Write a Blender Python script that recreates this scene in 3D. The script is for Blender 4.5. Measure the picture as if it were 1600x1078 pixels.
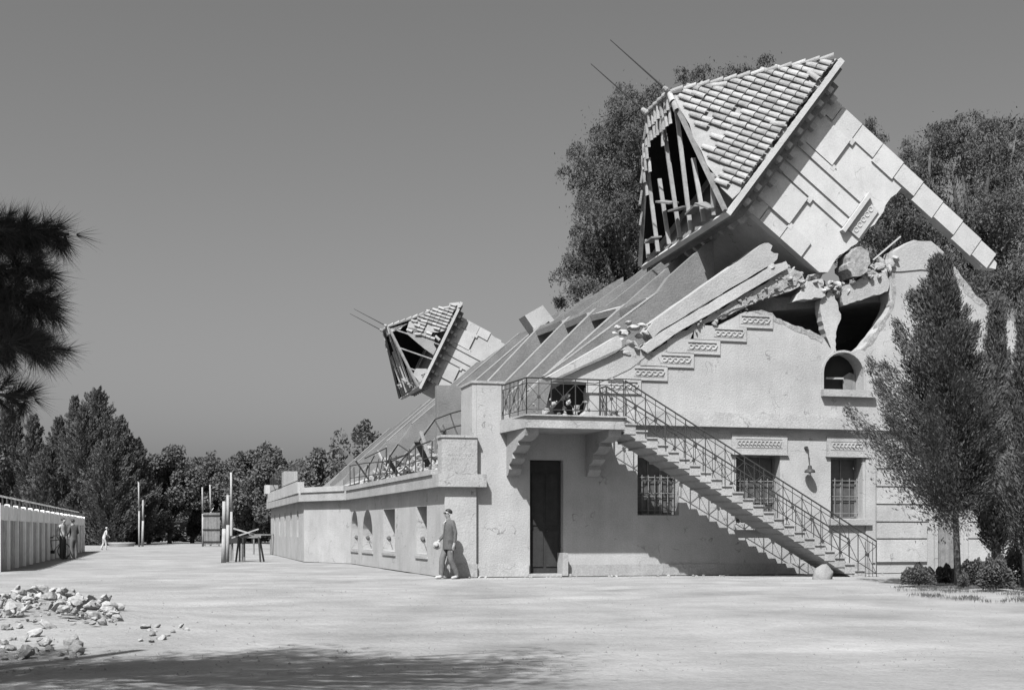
import bpy, bmesh, math, random
import numpy as np
from mathutils import Vector, Matrix, noise
from mathutils.geometry import tessellate_polygon

for o in list(bpy.data.objects): bpy.data.objects.remove(o)
scn = bpy.context.scene
R = math.radians

# ------------------------------------------------------------------ camera
YAW = R(15.0); CS, SN = math.cos(YAW), math.sin(YAW)
F, YH = 2000.0, 829.0                       # focal length and horizon on a 1600 px wide plate
CAM = Vector((-7.730, -32.403, 1.20))
RIGHT, FWD, UP = Vector((CS, -SN, 0)), Vector((SN, CS, 0)), Vector((0, 0, 1))
cd = bpy.data.cameras.new('camera'); cam = bpy.data.objects.new('camera', cd)
scn.collection.objects.link(cam); scn.camera = cam
cam.location = CAM; cam.rotation_euler = (R(90), 0, -YAW)
cd.sensor_width = 36; cd.lens = 36 * F / 1600; cd.shift_y = (YH - 539) / 1600
cd.clip_start = 0.1; cd.clip_end = 4000

# ------------------------------------------------------------------ sky, sun, exposure
SUN = Vector((0.73, 1.0, -1.62)).normalized()          # direction the light travels
w = bpy.data.worlds.new('World'); scn.world = w; w.use_nodes = True
nt = w.node_tree; nt.nodes.clear()
sky = nt.nodes.new('ShaderNodeTexSky'); sky.sky_type = 'NISHITA'; sky.sun_disc = False
sky.sun_elevation = math.asin(-SUN.z); sky.sun_rotation = math.atan2(-SUN.x, -SUN.y)
sky.air_density = 1.0; sky.dust_density = 7.0; sky.ozone_density = 1.0; sky.altitude = 650
sep = nt.nodes.new('ShaderNodeSeparateColor'); bw = nt.nodes.new('ShaderNodeMix'); bw.data_type = 'FLOAT'; bw.inputs[0].default_value = 0.45   # black and white film behind a yellow filter
bg = nt.nodes.new('ShaderNodeBackground'); bg.inputs[1].default_value = 0.057
wo = nt.nodes.new('ShaderNodeOutputWorld')
nt.links.new(sky.outputs[0], sep.inputs[0]); nt.links.new(sep.outputs[0], bw.inputs[2]); nt.links.new(sep.outputs[1], bw.inputs[3]); nt.links.new(bw.outputs[0], bg.inputs[0]); nt.links.new(bg.outputs[0], wo.inputs[0])
sl = bpy.data.lights.new('sun', 'SUN'); sl.energy = 5.0; sl.angle = R(0.53); sl.color = (1, 1, 1)
so = bpy.data.objects.new('sun', sl); scn.collection.objects.link(so)
so.rotation_euler = SUN.to_track_quat('-Z', 'Y').to_euler(); so.location = (-20, -40, 40)
scn.view_settings.view_transform = 'Standard'; scn.view_settings.look = 'None'
scn.view_settings.exposure = 1.17; scn.view_settings.gamma = 1.0

# ------------------------------------------------------------------ helpers
COL = scn.collection; W = {}
def ray(px, py): return FWD + RIGHT * ((px - 800) / F) + UP * ((YH - py) / F)
def atD(px, py, d): return CAM + ray(px, py) * d
def onY(px, py, y=0.0): r = ray(px, py); return CAM + r * ((y - CAM.y) / r.y)
def onX(px, py, x): r = ray(px, py); return CAM + r * ((x - CAM.x) / r.x)
def onZ(px, py, z=0.0): r = ray(px, py); return CAM + r * ((z - CAM.z) / r.z)
def XD(X, D, z=0.0): p = CAM + RIGHT * X + FWD * D; p.z = z; return p
def FZ(px, py, y=0.0): p = onY(px, py, y); return (p.x, p.z)
def toXD(p): q = Vector(p) - CAM; return q.dot(RIGHT), q.dot(FWD)
def topx(p): x, d = toXD(p); return 800 + F * x / d, YH - F * (p[2] - CAM.z) / d
rnd = random.Random(7)

def link(o, parent=None):
    COL.objects.link(o); W[o] = o.matrix_basis.copy()
    if parent is not None:
        o.parent = parent; o.matrix_parent_inverse = W[parent].inverted()
    return o
def tag(o, label=None, cat=None, group=None, kind=None):
    if label: o['label'] = label
    if cat: o['category'] = cat
    if group: o['group'] = group
    if kind: o['kind'] = kind
    return o
def empty(name, loc, label=None, cat=None, group=None):
    o = bpy.data.objects.new(name, None); o.location = loc; o.empty_display_size = 0.2
    link(o); return tag(o, label, cat, group)

class MB:
    def __init__(s, M=None): s.v = []; s.f = []; s.M = M
    def add(s, vs, fs):
        n = len(s.v); s.v += [Vector(p) for p in vs]; s.f += [tuple(i + n for i in f) for f in fs]; return s
    def box(s, a, b):
        x0, y0, z0 = a; x1, y1, z1 = b
        return s.add([(x0,y0,z0),(x1,y0,z0),(x1,y1,z0),(x0,y1,z0),(x0,y0,z1),(x1,y0,z1),(x1,y1,z1),(x0,y1,z1)],
                     [(0,3,2,1),(4,5,6,7),(0,1,5,4),(1,2,6,5),(2,3,7,6),(3,0,4,7)])
    def beam(s, p, q, w, h, up=(0,0,1)):
        p, q = Vector(p), Vector(q); d = (q - p).normalized(); u = Vector(up)
        sd = d.cross(u)
        if sd.length < 1e-4: sd = d.cross(Vector((1,0,0)))
        sd.normalize(); u = sd.cross(d); a, b = sd * (w / 2), u * (h / 2)
        return s.add([p-a-b,p+a-b,p+a+b,p-a+b,q-a-b,q+a-b,q+a+b,q-a+b],[(0,1,2,3),(7,6,5,4),(0,4,5,1),(1,5,6,2),(2,6,7,3),(3,7,4,0)])
    def tube(s, p, q, r, r2=None, n=6):
        p, q = Vector(p), Vector(q); d = (q - p)
        if d.length < 1e-6: return s
        d.normalize(); a = d.orthogonal().normalized(); b = d.cross(a); r2 = r if r2 is None else r2
        vs = [p + (a * math.cos(t) + b * math.sin(t)) * r for t in [2*math.pi*i/n for i in range(n)]]
        vs += [q + (a * math.cos(t) + b * math.sin(t)) * r2 for t in [2*math.pi*i/n for i in range(n)]]
        return s.add(vs, [(i,(i+1)%n,n+(i+1)%n,n+i) for i in range(n)] + [tuple(range(n))[::-1], tuple(range(n,2*n))])
    def path(s, pts, r, r2=None, n=6):
        r2 = r if r2 is None else r2; m = len(pts) - 1
        for i in range(m): s.tube(pts[i], pts[i+1], r + (r2-r)*i/m, r + (r2-r)*(i+1)/m, n)
        return s
    def plate(s, outline, holes, o, ex, ey, en, t):
        """polygon with holes in the plane o + x ex + y ey, given thickness t along en"""
        o, ex, ey, en = Vector(o), Vector(ex), Vector(ey), Vector(en)
        loops = [outline] + list(holes); pts = [p for l in loops for p in l]; n = len(pts)
        tri = tessellate_polygon([[Vector((p[0], p[1], 0)) for p in l] for l in loops])
        vs = [o + ex*p[0] + ey*p[1] for p in pts] + [o + ex*p[0] + ey*p[1] + en*t for p in pts]
        fs = [tuple(t_) for t_ in tri] + [tuple(i+n for i in t_[::-1]) for t_ in tri]
        k = 0
        for l in loops:
            m = len(l); fs += [(k+i, k+(i+1)%m, n+k+(i+1)%m, n+k+i) for i in range(m)]; k += m
        return s.add(vs, fs)
    def lathe(s, c, prof, n=12, axis=None):
        c = Vector(c); m = len(prof); vs = []
        for i in range(n):
            t = 2*math.pi*i/n
            for r, z in prof: vs.append(c + Vector((r*math.cos(t), r*math.sin(t), z)))
        fs = [(i*m+j, ((i+1)%n)*m+j, ((i+1)%n)*m+j+1, i*m+j+1) for i in range(n) for j in range(m-1)]
        return s.add(vs, fs)
    def torus(s, c, ax, R_, r, n=20, k=6):
        c, ax = Vector(c), Vector(ax).normalized(); a = ax.orthogonal().normalized(); b = ax.cross(a); vs = []
        for i in range(n):
            t = 2*math.pi*i/n; d = a*math.cos(t) + b*math.sin(t)
            for j in range(k):
                q = 2*math.pi*j/k; vs.append(c + d*(R_ + r*math.cos(q)) + ax*(r*math.sin(q)))
        return s.add(vs, [(i*k+j, ((i+1)%n)*k+j, ((i+1)%n)*k+(j+1)%k, i*k+(j+1)%k) for i in range(n) for j in range(k)])
    def build(s, name, mat, parent=None, smooth=False, mesh_only=False, bevel=0):
        vs = [s.M @ v for v in s.v] if s.M else s.v
        lo = Vector([min(v[i] for v in vs) for i in range(3)]); hi = Vector([max(v[i] for v in vs) for i in range(3)])
        c = Vector(((lo.x+hi.x)/2, (lo.y+hi.y)/2, lo.z))
        if mesh_only: c = Vector((0,0,0))
        bm = bmesh.new(); bv = [bm.verts.new(v - c) for v in vs]
        for f in s.f:
            try: bm.faces.new([bv[i] for i in f])
            except ValueError: pass
        bmesh.ops.recalc_face_normals(bm, faces=bm.faces)
        if bevel: bmesh.ops.bevel(bm, geom=list(bm.edges), offset=bevel, segments=1, affect='EDGES', clamp_overlap=True)
        me = bpy.data.meshes.new(name); bm.to_mesh(me); bm.free()
        if smooth: me.polygons.foreach_set('use_smooth', [True]*len(me.polygons))
        me.materials.append(mat)
        if mesh_only: return me
        o = bpy.data.objects.new(name, me); o.location = c
        return link(o, parent)

def inst(name, me, M, parent=None):
    o = bpy.data.objects.new(name, me); o.matrix_basis = M; return link(o, parent)
def np_mesh(name, V, Fc, mat, parent=None, loc=(0,0,0), smooth=False):
    loc = np.array(loc, float); V = V - loc
    me = bpy.data.meshes.new(name); k = Fc.shape[1]
    me.vertices.add(len(V)); me.vertices.foreach_set('co', V.astype(np.float32).ravel())
    me.loops.add(Fc.size); me.loops.foreach_set('vertex_index', Fc.astype(np.int32).ravel())
    me.polygons.add(len(Fc)); me.polygons.foreach_set('loop_start', np.arange(0, Fc.size, k, dtype=np.int32))
    me.polygons.foreach_set('loop_total', np.full(len(Fc), k, np.int32))
    me.update(calc_edges=True); me.validate(); me.materials.append(mat)
    if smooth: me.polygons.foreach_set('use_smooth', [True]*len(me.polygons))
    o = bpy.data.objects.new(name, me); o.location = loc; return link(o, parent)

# ------------------------------------------------------------------ materials (the photograph is black and white: all tones are greys)
def mat(name, base, rough=0.9, var=0.12, scale=3.0, bump=0.0, bscale=40.0, streak=0.0, fine=0.0, spec=0.25, crack=0.0, rand=0.07):
    m = bpy.data.materials.new(name); m.use_nodes = True; n = m.node_tree.nodes; l = m.node_tree.links
    b = n['Principled BSDF']; b.inputs['Roughness'].default_value = rough
    b.inputs['Specular IOR Level'].default_value = spec
    g = n.new('ShaderNodeNewGeometry'); oi = n.new('ShaderNodeObjectInfo')
    no = n.new('ShaderNodeTexNoise'); no.inputs['Scale'].default_value = scale; no.inputs['Detail'].default_value = 8; no.inputs['Roughness'].default_value = 0.62
    l.new(g.outputs['Position'], no.inputs['Vector'])
    mr = n.new('ShaderNodeMapRange'); mr.inputs[1].default_value = 0.28; mr.inputs[2].default_value = 0.72
    mr.inputs[3].default_value = base*(1-var); mr.inputs[4].default_value = min(base*(1+var), 0.9)
    l.new(no.outputs[0], mr.inputs[0]); out = mr.outputs[0]
    def mul(a, fac_node, lo, hi, a0=0.3, a1=0.7):
        r = n.new('ShaderNodeMapRange'); r.inputs[1].default_value = a0; r.inputs[2].default_value = a1; r.inputs[3].default_value = lo; r.inputs[4].default_value = hi
        l.new(fac_node, r.inputs[0]); k = n.new('ShaderNodeMath'); k.operation = 'MULTIPLY'; l.new(a, k.inputs[0]); l.new(r.outputs[0], k.inputs[1]); return k.outputs[0]
    out = mul(out, oi.outputs['Random'], 1-rand, 1+rand, 0.0, 1.0)
    if streak:
        mp = n.new('ShaderNodeMapping'); mp.inputs['Scale'].default_value = (4, 4, 0.35); l.new(g.outputs['Position'], mp.inputs[0])
        ns = n.new('ShaderNodeTexNoise'); ns.inputs['Scale'].default_value = 1.3; ns.inputs['Detail'].default_value = 6; l.new(mp.outputs[0], ns.inputs['Vector'])
        out = mul(out, ns.outputs[0], 1-streak, 1+streak*0.4)
    if fine:
        nf = n.new('ShaderNodeTexNoise'); nf.inputs['Scale'].default_value = 28; nf.inputs['Detail'].default_value = 4; l.new(g.outputs['Position'], nf.inputs['Vector'])
        out = mul(out, nf.outputs[0], 1-fine, 1+fine)
    if crack:                                                        # hairline cracks, only in patches
        nd = n.new('ShaderNodeTexNoise'); nd.inputs['Scale'].default_value = 2.2; nd.inputs['Detail'].default_value = 5; l.new(g.outputs['Position'], nd.inputs['Vector'])
        vm = n.new('ShaderNodeVectorMath'); vm.operation = 'MULTIPLY_ADD'; vm.inputs[1].default_value = (0.9,0.9,0.9); l.new(nd.outputs['Color'], vm.inputs[0]); l.new(g.outputs['Position'], vm.inputs[2])
        vo = n.new('ShaderNodeTexVoronoi'); vo.feature = 'DISTANCE_TO_EDGE'; vo.inputs['Scale'].default_value = 0.55; l.new(vm.outputs[0], vo.inputs['Vector'])
        r1 = n.new('ShaderNodeMapRange'); r1.inputs[1].default_value = 0.002; r1.inputs[2].default_value = 0.010; r1.inputs[3].default_value = 1.0; r1.inputs[4].default_value = 0.0; l.new(vo.outputs['Distance'], r1.inputs[0])
        r2 = n.new('ShaderNodeMapRange'); r2.inputs[1].default_value = 0.50; r2.inputs[2].default_value = 0.62; l.new(nd.outputs[0], r2.inputs[0])
        k1 = n.new('ShaderNodeMath'); k1.operation = 'MULTIPLY'; l.new(r1.outputs[0], k1.inputs[0]); l.new(r2.outputs[0], k1.inputs[1])
        k2 = n.new('ShaderNodeMath'); k2.operation = 'MULTIPLY_ADD'; k2.inputs[1].default_value = -crack; k2.inputs[2].default_value = 1.0; l.new(k1.outputs[0], k2.inputs[0])
        k3 = n.new('ShaderNodeMath'); k3.operation = 'MULTIPLY'; l.new(out, k3.inputs[0]); l.new(k2.outputs[0], k3.inputs[1]); out = k3.outputs[0]
    l.new(out, b.inputs['Base Color'])
    if bump:
        nb = n.new('ShaderNodeTexNoise'); nb.inputs['Scale'].default_value = bscale; nb.inputs['Detail'].default_value = 5; l.new(g.outputs['Position'], nb.inputs['Vector'])
        bp = n.new('ShaderNodeBump'); bp.inputs['Strength'].default_value = bump; bp.inputs['Distance'].default_value = 0.03
        l.new(nb.outputs[0], bp.inputs['Height']); l.new(bp.outputs[0], b.inputs['Normal'])
    return m
M_ = {}
M_['plaster'] = mat('plaster', 0.250, var=0.17, scale=0.8, bump=0.35, bscale=22, streak=0.05, fine=0.10, crack=0.5)
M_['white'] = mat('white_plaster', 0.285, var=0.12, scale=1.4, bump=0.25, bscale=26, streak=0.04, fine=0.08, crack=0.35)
M_['trim'] = mat('trim_plaster', 0.225, var=0.18, scale=1.3, bump=0.4, bscale=22, streak=0.05, fine=0.14, crack=0.4)
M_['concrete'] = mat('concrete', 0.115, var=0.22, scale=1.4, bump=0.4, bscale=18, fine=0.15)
M_['concrete_m'] = mat('mid_concrete', 0.17, var=0.2, scale=1.5, bump=0.4, bscale=18, fine=0.12)
M_['concrete_l'] = mat('pale_concrete', 0.22, var=0.15, scale=1.5, bump=0.4, bscale=18, fine=0.12)
M_['broken'] = mat('broken_masonry', 0.17, var=0.40, scale=6.0, bump=1.0, bscale=9, fine=0.25)
M_['stone'] = mat('rubble_stone', 0.175, rand=0.25, var=0.25, scale=5.0, bump=0.8, bscale=12, fine=0.2)
M_['pebble'] = mat('pebble_stone', 0.13, var=0.3, scale=9)
M_['fence_board'] = mat('weathered_board', 0.36, var=0.25, scale=4, streak=0.3, fine=0.15, rand=0.2)
M_['fence_white'] = mat('limewash', 0.75, var=0.1, scale=4, streak=0.15)
M_['tile'] = mat('roof_tile', 0.19, var=0.22, scale=3.0, bump=0.4, bscale=30, fine=0.15, rand=0.22)
M_['wood_l'] = mat('pale_wood', 0.22, var=0.2, scale=5.0, streak=0.2, fine=0.1)
M_['wood_d'] = mat('dark_wood', 0.022, var=0.25, scale=5.0, streak=0.2, fine=0.1)
M_['wood_g'] = mat('grey_wood', 0.13, var=0.25, scale=5.0, streak=0.25, fine=0.15)
M_['iron'] = mat('iron', 0.03, rough=0.6, var=0.2, scale=8)
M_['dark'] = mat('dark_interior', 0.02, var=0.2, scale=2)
M_['bark'] = mat('bark', 0.06, var=0.35, scale=6, bump=1.0, bscale=14, streak=0.2)
M_['bark_l'] = mat('pale_bark', 0.2, var=0.35, scale=6, bump=1.0, bscale=14, streak=0.2)
M_['white_paint'] = mat('white_paint', 0.34, var=0.10, scale=4, streak=0.15, fine=0.08)
M_['skin'] = mat('skin', 0.2, rough=0.6, var=0.05)
M_['suit'] = mat('grey_suit', 0.062, var=0.12, scale=12, fine=0.15)
M_['trouser'] = mat('light_trouser', 0.085, var=0.12, scale=12, fine=0.15)
M_['hair'] = mat('dark_hair', 0.02, rough=0.5, var=0.1)
M_['cloth_d'] = mat('dark_cloth', 0.04, var=0.15, scale=12)
M_['cloth_l'] = mat('light_cloth', 0.27, var=0.10, scale=12)
M_['rubber'] = mat('rubber', 0.03, var=0.1)
def glass_mat():
    m = bpy.data.materials.new('window_glass'); m.use_nodes = True; b = m.node_tree.nodes['Principled BSDF']
    b.inputs['Base Color'].default_value = (0.03, 0.03, 0.03, 1); b.inputs['Roughness'].default_value = 0.12; return m
M_['glass'] = glass_mat(); M_['dusty'] = mat('dusty_pane', 0.055, rough=0.45, var=0.3, scale=5, spec=0.4)
def leaf_mat(name, base, trans=0.25, var=0.45, scale=0.9):
    m = bpy.data.materials.new(name); m.use_nodes = True; n = m.node_tree.nodes; l = m.node_tree.links
    n.remove(n['Principled BSDF']); out = n['Material Output']
    g = n.new('ShaderNodeNewGeometry'); no = n.new('ShaderNodeTexNoise'); no.inputs['Scale'].default_value = scale; no.inputs['Detail'].default_value = 6
    l.new(g.outputs['Position'], no.inputs['Vector'])
    ri = n.new('ShaderNodeMath'); ri.operation = 'ADD'; l.new(no.outputs[0], ri.inputs[0])
    ri2 = n.new('ShaderNodeMath'); ri2.operation = 'MULTIPLY_ADD'; ri2.inputs[1].default_value = 0.24; ri2.inputs[2].default_value = -0.12
    l.new(g.outputs['Random Per Island'], ri2.inputs[0]); l.new(ri2.outputs[0], ri.inputs[1])
    mr = n.new('ShaderNodeMapRange'); mr.inputs[1].default_value = 0.2; mr.inputs[2].default_value = 0.8; mr.inputs[3].default_value = base*(1-var); mr.inputs[4].default_value = base*(1+var)
    l.new(ri.outputs[0], mr.inputs[0])
    d = n.new('ShaderNodeBsdfDiffuse'); t = n.new('ShaderNodeBsdfTranslucent'); mx = n.new('ShaderNodeMixShader'); mx.inputs[0].default_value = trans
    l.new(mr.outputs[0], d.inputs[0]); l.new(mr.outputs[0], t.inputs[0]); l.new(d.outputs[0], mx.inputs[1]); l.new(t.outputs[0], mx.inputs[2]); l.new(mx.outputs[0], out.inputs[0])
    return m
M_['pepper'] = leaf_mat('pepper_leaf', 0.076)
M_['conifer'] = leaf_mat('conifer_leaf', 0.078)
M_['broad'] = leaf_mat('broad_leaf', 0.095)
M_['needle'] = leaf_mat('pine_needle', 0.05)
M_['shrub'] = leaf_mat('shrub_leaf', 0.07)
M_['grass'] = leaf_mat('dry_grass', 0.09)
def ground_mat():
    m = bpy.data.materials.new('dry_earth'); m.use_nodes = True; n = m.node_tree.nodes; l = m.node_tree.links
    b = n['Principled BSDF']; b.inputs['Roughness'].default_value = 0.95; b.inputs['Specular IOR Level'].default_value = 0.15
    g = n.new('ShaderNodeNewGeometry')
    def nz(scale, det=8, rough=0.6, mp=None):
        t = n.new('ShaderNodeTexNoise'); t.inputs['Scale'].default_value = scale; t.inputs['Detail'].default_value = det; t.inputs['Roughness'].default_value = rough
        if mp:
            q = n.new('ShaderNodeMapping'); q.inputs['Rotation'].default_value = (0, 0, mp[0]); q.inputs['Scale'].default_value = mp[1]; l.new(g.outputs['Position'], q.inputs[0]); l.new(q.outputs[0], t.inputs['Vector'])
        else: l.new(g.outputs['Position'], t.inputs['Vector'])
        return t.outputs[0]
    def rng(v, lo, hi, a=0.3, c=0.7):
        r = n.new('ShaderNodeMapRange'); r.inputs[1].default_value = a; r.inputs[2].default_value = c; r.inputs[3].default_value = lo; r.inputs[4].default_value = hi; l.new(v, r.inputs[0]); return r.outputs[0]
    def mul(a, c):
        k = n.new('ShaderNodeMath'); k.operation = 'MULTIPLY'; l.new(a, k.inputs[0]); l.new(c, k.inputs[1]); return k.outputs[0]
    big = rng(nz(0.16), 0.172, 0.210); mid = rng(nz(0.8), 0.82, 1.10); fine = rng(nz(22, 6, 0.7), 0.84, 1.14)
    track = rng(nz(0.7, 5, 0.6, (R(-20), (0.45, 1.1, 1.0))), 0.86, 1.08)
    blot = rng(nz(0.33, 9, 0.7), 0.80, 1.06, 0.34, 0.56)
    peb = n.new('ShaderNodeTexVoronoi'); peb.inputs['Scale'].default_value = 9; l.new(g.outputs['Position'], peb.inputs['Vector'])
    pm = rng(peb.outputs['Distance'], 0.80, 1.0, 0.02, 0.12)
    l.new(mul(mul(mul(mul(big, mid), mul(fine, track)), pm), blot), b.inputs['Base Color'])
    bp = n.new('ShaderNodeBump'); bp.inputs['Strength'].default_value = 0.8; bp.inputs['Distance'].default_value = 0.05
    bh = n.new('ShaderNodeMath'); bh.operation = 'ADD'; l.new(nz(7, 8, 0.65), bh.inputs[0]); l.new(nz(2.2, 6, 0.6, (R(-20), (0.6, 1.2, 1.0))), bh.inputs[1])
    l.new(bh.outputs[0], bp.inputs['Height']); l.new(bp.outputs[0], b.inputs['Normal']); return m
M_['earth'] = ground_mat()

# ------------------------------------------------------------------ ground
def gz(x, y):
    d = math.hypot(x - CAM.x, y - CAM.y)
    k = max(0, min(1, (60 - d) / 30))
    z = 0.05 * noise.noise(Vector((x*0.18, y*0.18, 3))) + 0.025 * noise.noise(Vector((x*0.7, y*0.7, 9)))
    z += (0.16*math.exp(-(((x+9.5)/1.5)**2 + ((y+13.5)/2.4)**2)) + 0.05*math.exp(-(((x+7.8)/.6)**2 + ((y+16.7)/.7)**2))) / max(k,.01)
    for q_, o_ in ((-7.6,0),(-6.2,0),(-10.8,1),(-12.2,1)):                # shallow wheel ruts
        dd_ = y - q_ - (.16*(x+8) if o_ else .05*(x+6)) - .5*math.sin(x*.22+o_); z -= .030*math.exp(-(dd_/.28)**2)
    if -2.5 < y and x > -1.5 and y < 3: z *= 0.15
    return z * k - 0.02
def axis(lo, hi, n0, n1, fine):
    a = list(np.arange(n0, n1, fine)); s = fine; x = n1
    while x < hi: a.append(x); s *= 1.35; x += s
    a.append(hi); s = fine; x = n0
    while x > lo: x -= s; s *= 1.35; a.insert(0, x)
    return sorted(set(a))
gx = axis(-900, 900, -16, 14, 0.35); gy = axis(-120, 1600, -32, 12, 0.35)
V = np.array([(x, y, gz(x, y)) for y in gy for x in gx]); nx = len(gx)
Fg = np.array([(j*nx+i, j*nx+i+1, (j+1)*nx+i+1, (j+1)*nx+i) for j in range(len(gy)-1) for i in range(nx-1)])
tag(np_mesh('ground', V, Fg, M_['earth'], smooth=True), 'pale dry trampled earth of the yard', None, None, 'structure')

# loose pebbles pressed in the yard
def chunk_mesh(name, m, seed, sub=1, flat=0.75):
    r = random.Random(seed); bm = bmesh.new(); bmesh.ops.create_icosphere(bm, subdivisions=sub, radius=0.5)
    sc = Vector((r.uniform(0.8, 1.25), r.uniform(0.7, 1.1), r.uniform(0.55, 0.95) * flat))
    for v in bm.verts:
        k = 1 + 0.36 * noise.noise(v.co * 2.3 + Vector((seed*3.1, seed*1.7, 0))) + 0.12*noise.noise(v.co*6 + Vector((seed,0,seed)))
        v.co = Vector((v.co.x*sc.x, v.co.y*sc.y, v.co.z*sc.z)) * k * r.uniform(0.86, 1.1)
    # cut a few flat broken faces
    for i in range(5):
        nn = Vector((r.uniform(-1,1), r.uniform(-1,1), r.uniform(-0.6,1))).normalized()
        for v in bm.verts:
            d = v.co.dot(nn) - 0.30
            if d > 0: v.co -= nn * d
    me = bpy.data.meshes.new(name); bm.to_mesh(me); bm.free(); me.materials.append(m); return me
CH = [chunk_mesh('stone', M_['stone'], i, 2, .8) for i in range(14)]
CHB = [chunk_mesh('rubble_chunk', M_['broken'], 20+i, 2) for i in range(8)]
CHP = [chunk_mesh('plaster_chunk', M_['concrete_l'], 40+i, 2) for i in range(6)]
def rmat(p, s, r=rnd, tilt=0.5):
    from mathutils import Euler
    return Matrix.Translation(p) @ Euler((r.uniform(-tilt,tilt), r.uniform(-tilt,tilt), r.uniform(0,6.28))).to_matrix().to_4x4() @ Matrix.Diagonal((s*r.uniform(0.8,1.3), s*r.uniform(0.8,1.2), s*r.uniform(0.7,1.1), 1))
peb = MB()
for i in range(2600):
    a = rnd.uniform(-0.44, 0.44); d = 11 + 24 * rnd.random()**1.5
    p = XD(a*d, d); s = rnd.choice((0.008, 0.010, 0.014, 0.02)) * rnd.uniform(0.7, 1.3)
    p.z = gz(p.x, p.y); q = [p + Vector((s*rnd.uniform(.6,1.2)*math.cos(t), s*rnd.uniform(.6,1.2)*math.sin(t), -0.005)) for t in (0,1.5,3.1,4.6)]
    peb.add(q + [p + Vector((0,0,s*rnd.uniform(.5,1)))], [(0,1,4),(1,2,4),(2,3,4),(3,0,4)])
tag(peb.build('pebbles', M_['pebble']), 'small loose pebbles strewn over the yard', 'pebbles', None, 'stuff')

# ================================================================== THE GRANDSTAND
GS = empty('grandstand', (6, 2, 0), 'ruined white plastered grandstand with outer stair, balcony and long side terrace', 'building')
def fplate(name, pxs, m, parent, y0=0.0, t=0.4, holes=(), label=None):
    """plate parallel to the facade whose outline is read off at its own plane y0"""
    o = MB().plate([FZ(a, b, y0) for a, b in pxs], [[FZ(a, b, y0) for a, b in h] for h in holes], (0, y0, 0), (1,0,0), (0,0,1), (0,1,0), t).build(name, m, parent)
    if label: o['label'] = label
    return o
def jag(pts, amp, step=0.18, seed=1, keep=()):
    """roughen an open polyline of (x, z) points like a fracture"""
    r = random.Random(seed); out = []
    for i in range(len(pts)-1):
        a, b = Vector(pts[i]), Vector(pts[i+1]); L = (b-a).length; n = max(1, int(L/step)); nrm = Vector((-(b-a).y, (b-a).x)).normalized() if L > 0 else Vector((0,0))
        for k in range(n):
            p = a.lerp(b, k/n)
            if k: p = p + nrm * r.uniform(-amp, amp)
            out.append((p.x, p.y))
    out.append(tuple(pts[-1])); return out
# --- facade wall
top_px = [(1625,532),(1585,505),(1560,492),(1540,475),(1520,455),(1500,428),(1480,402),(1466,386),(1455,377),(1428,375),(1410,384),(1396,393),(1390,420),(1391,470),(1385,490),(1371,514),(1345,545),(1325,551),(1308,553),(1298,546),(1287,528),(1265,516),(1240,509),(1213,498),(1207,490),(1190,485),(1165,487),(1130,505),(1100,520),(1080,536),(1050,548),(1020,562),(985,580),(940,596),(922,603),(920,640),(906,652),(850,653),(800,652),(788,640)]
top = jag([FZ(a, b) for a, b in top_px], 0.035, 0.16, 3)
PX0, PX1 = -0.12, 0.73
outline = [(0.004,0),(1.44,0),(1.44,3.07),(2.36,3.07),(2.36,0),(13.62,0),(13.62,1.98),(14.30,1.98),(14.30,0),(17.2,0)] + top + [(PX1,5.03),(0.004,5.03)]
WA = (7.33, 8.66, 1.42, 3.29); WB = (10.22, 11.22, 1.55, 3.27); WC = (4.45, 5.65, 1.62, 3.28)
rect = lambda q: [(q[0],q[2]),(q[1],q[2]),(q[1],q[3]),(q[0],q[3])]
def arch(x0, x1, z0, z1, n=12):
    r = (x1-x0)/2; c = (x0+x1)/2; zs = z1 - r*0.95
    return [(x0,z0),(x1,z0)] + [(c + r*math.cos(math.pi*i/n), zs + r*0.95*math.sin(math.pi*i/n)) for i in range(n+1)]
AR = (9.99, 11.24, 5.16, 6.22)
MB().plate(outline, [rect(WA), rect(WB), rect(WC), arch(*AR)], (0,0,0), (1,0,0), (0,0,1), (0,1,0), 0.5).build('facade_wall', M_['plaster'], GS)
MB().box((PX0, 0.003, 2.0), (0.0, 1.3, 5.06)).box((0.0, 0.40, 0.0), (PX1, 1.3, 5.06)).build('corner_pylon', M_['plaster'], GS)
MB().box((PX0-0.03, -0.03, 5.035), (PX1+0.03, 1.33, 5.10)).build('pylon_cap', M_['trim'], GS)
MB().box((0.01,-0.05,0), (1.40,-0.002,0.34)).build('plinth', M_['trim'], GS)
MB().box((2.42,-0.05,0), (11.5,-0.002,0.30)).build('plinth', M_['trim'], GS)
MB().box((3.5,-0.20,4.03), (17.2,-0.002,4.36)).box((3.5,-0.12,4.362),(17.2,-0.003,4.42)).build('string_course', M_['trim'], GS)
# rustication of the right hand bay: proud course blocks parted by open joints
for z0, z1 in ((0.32,0.95),(0.99,1.43),(1.47,1.93),(1.97,2.43),(2.47,2.94),(2.98,3.44),(3.48,3.93)):
    for x0, x1 in ((11.64, 13.25), (14.62, 17.2)):
        MB().box((x0,-0.06,z0), (x1,-0.002,z1)).build('course_block', M_['plaster'], GS)
MB().box((11.30,-0.04,0.3), (11.60,-0.002,3.94)).build('pier_strip', M_['plaster'], GS)
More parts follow.
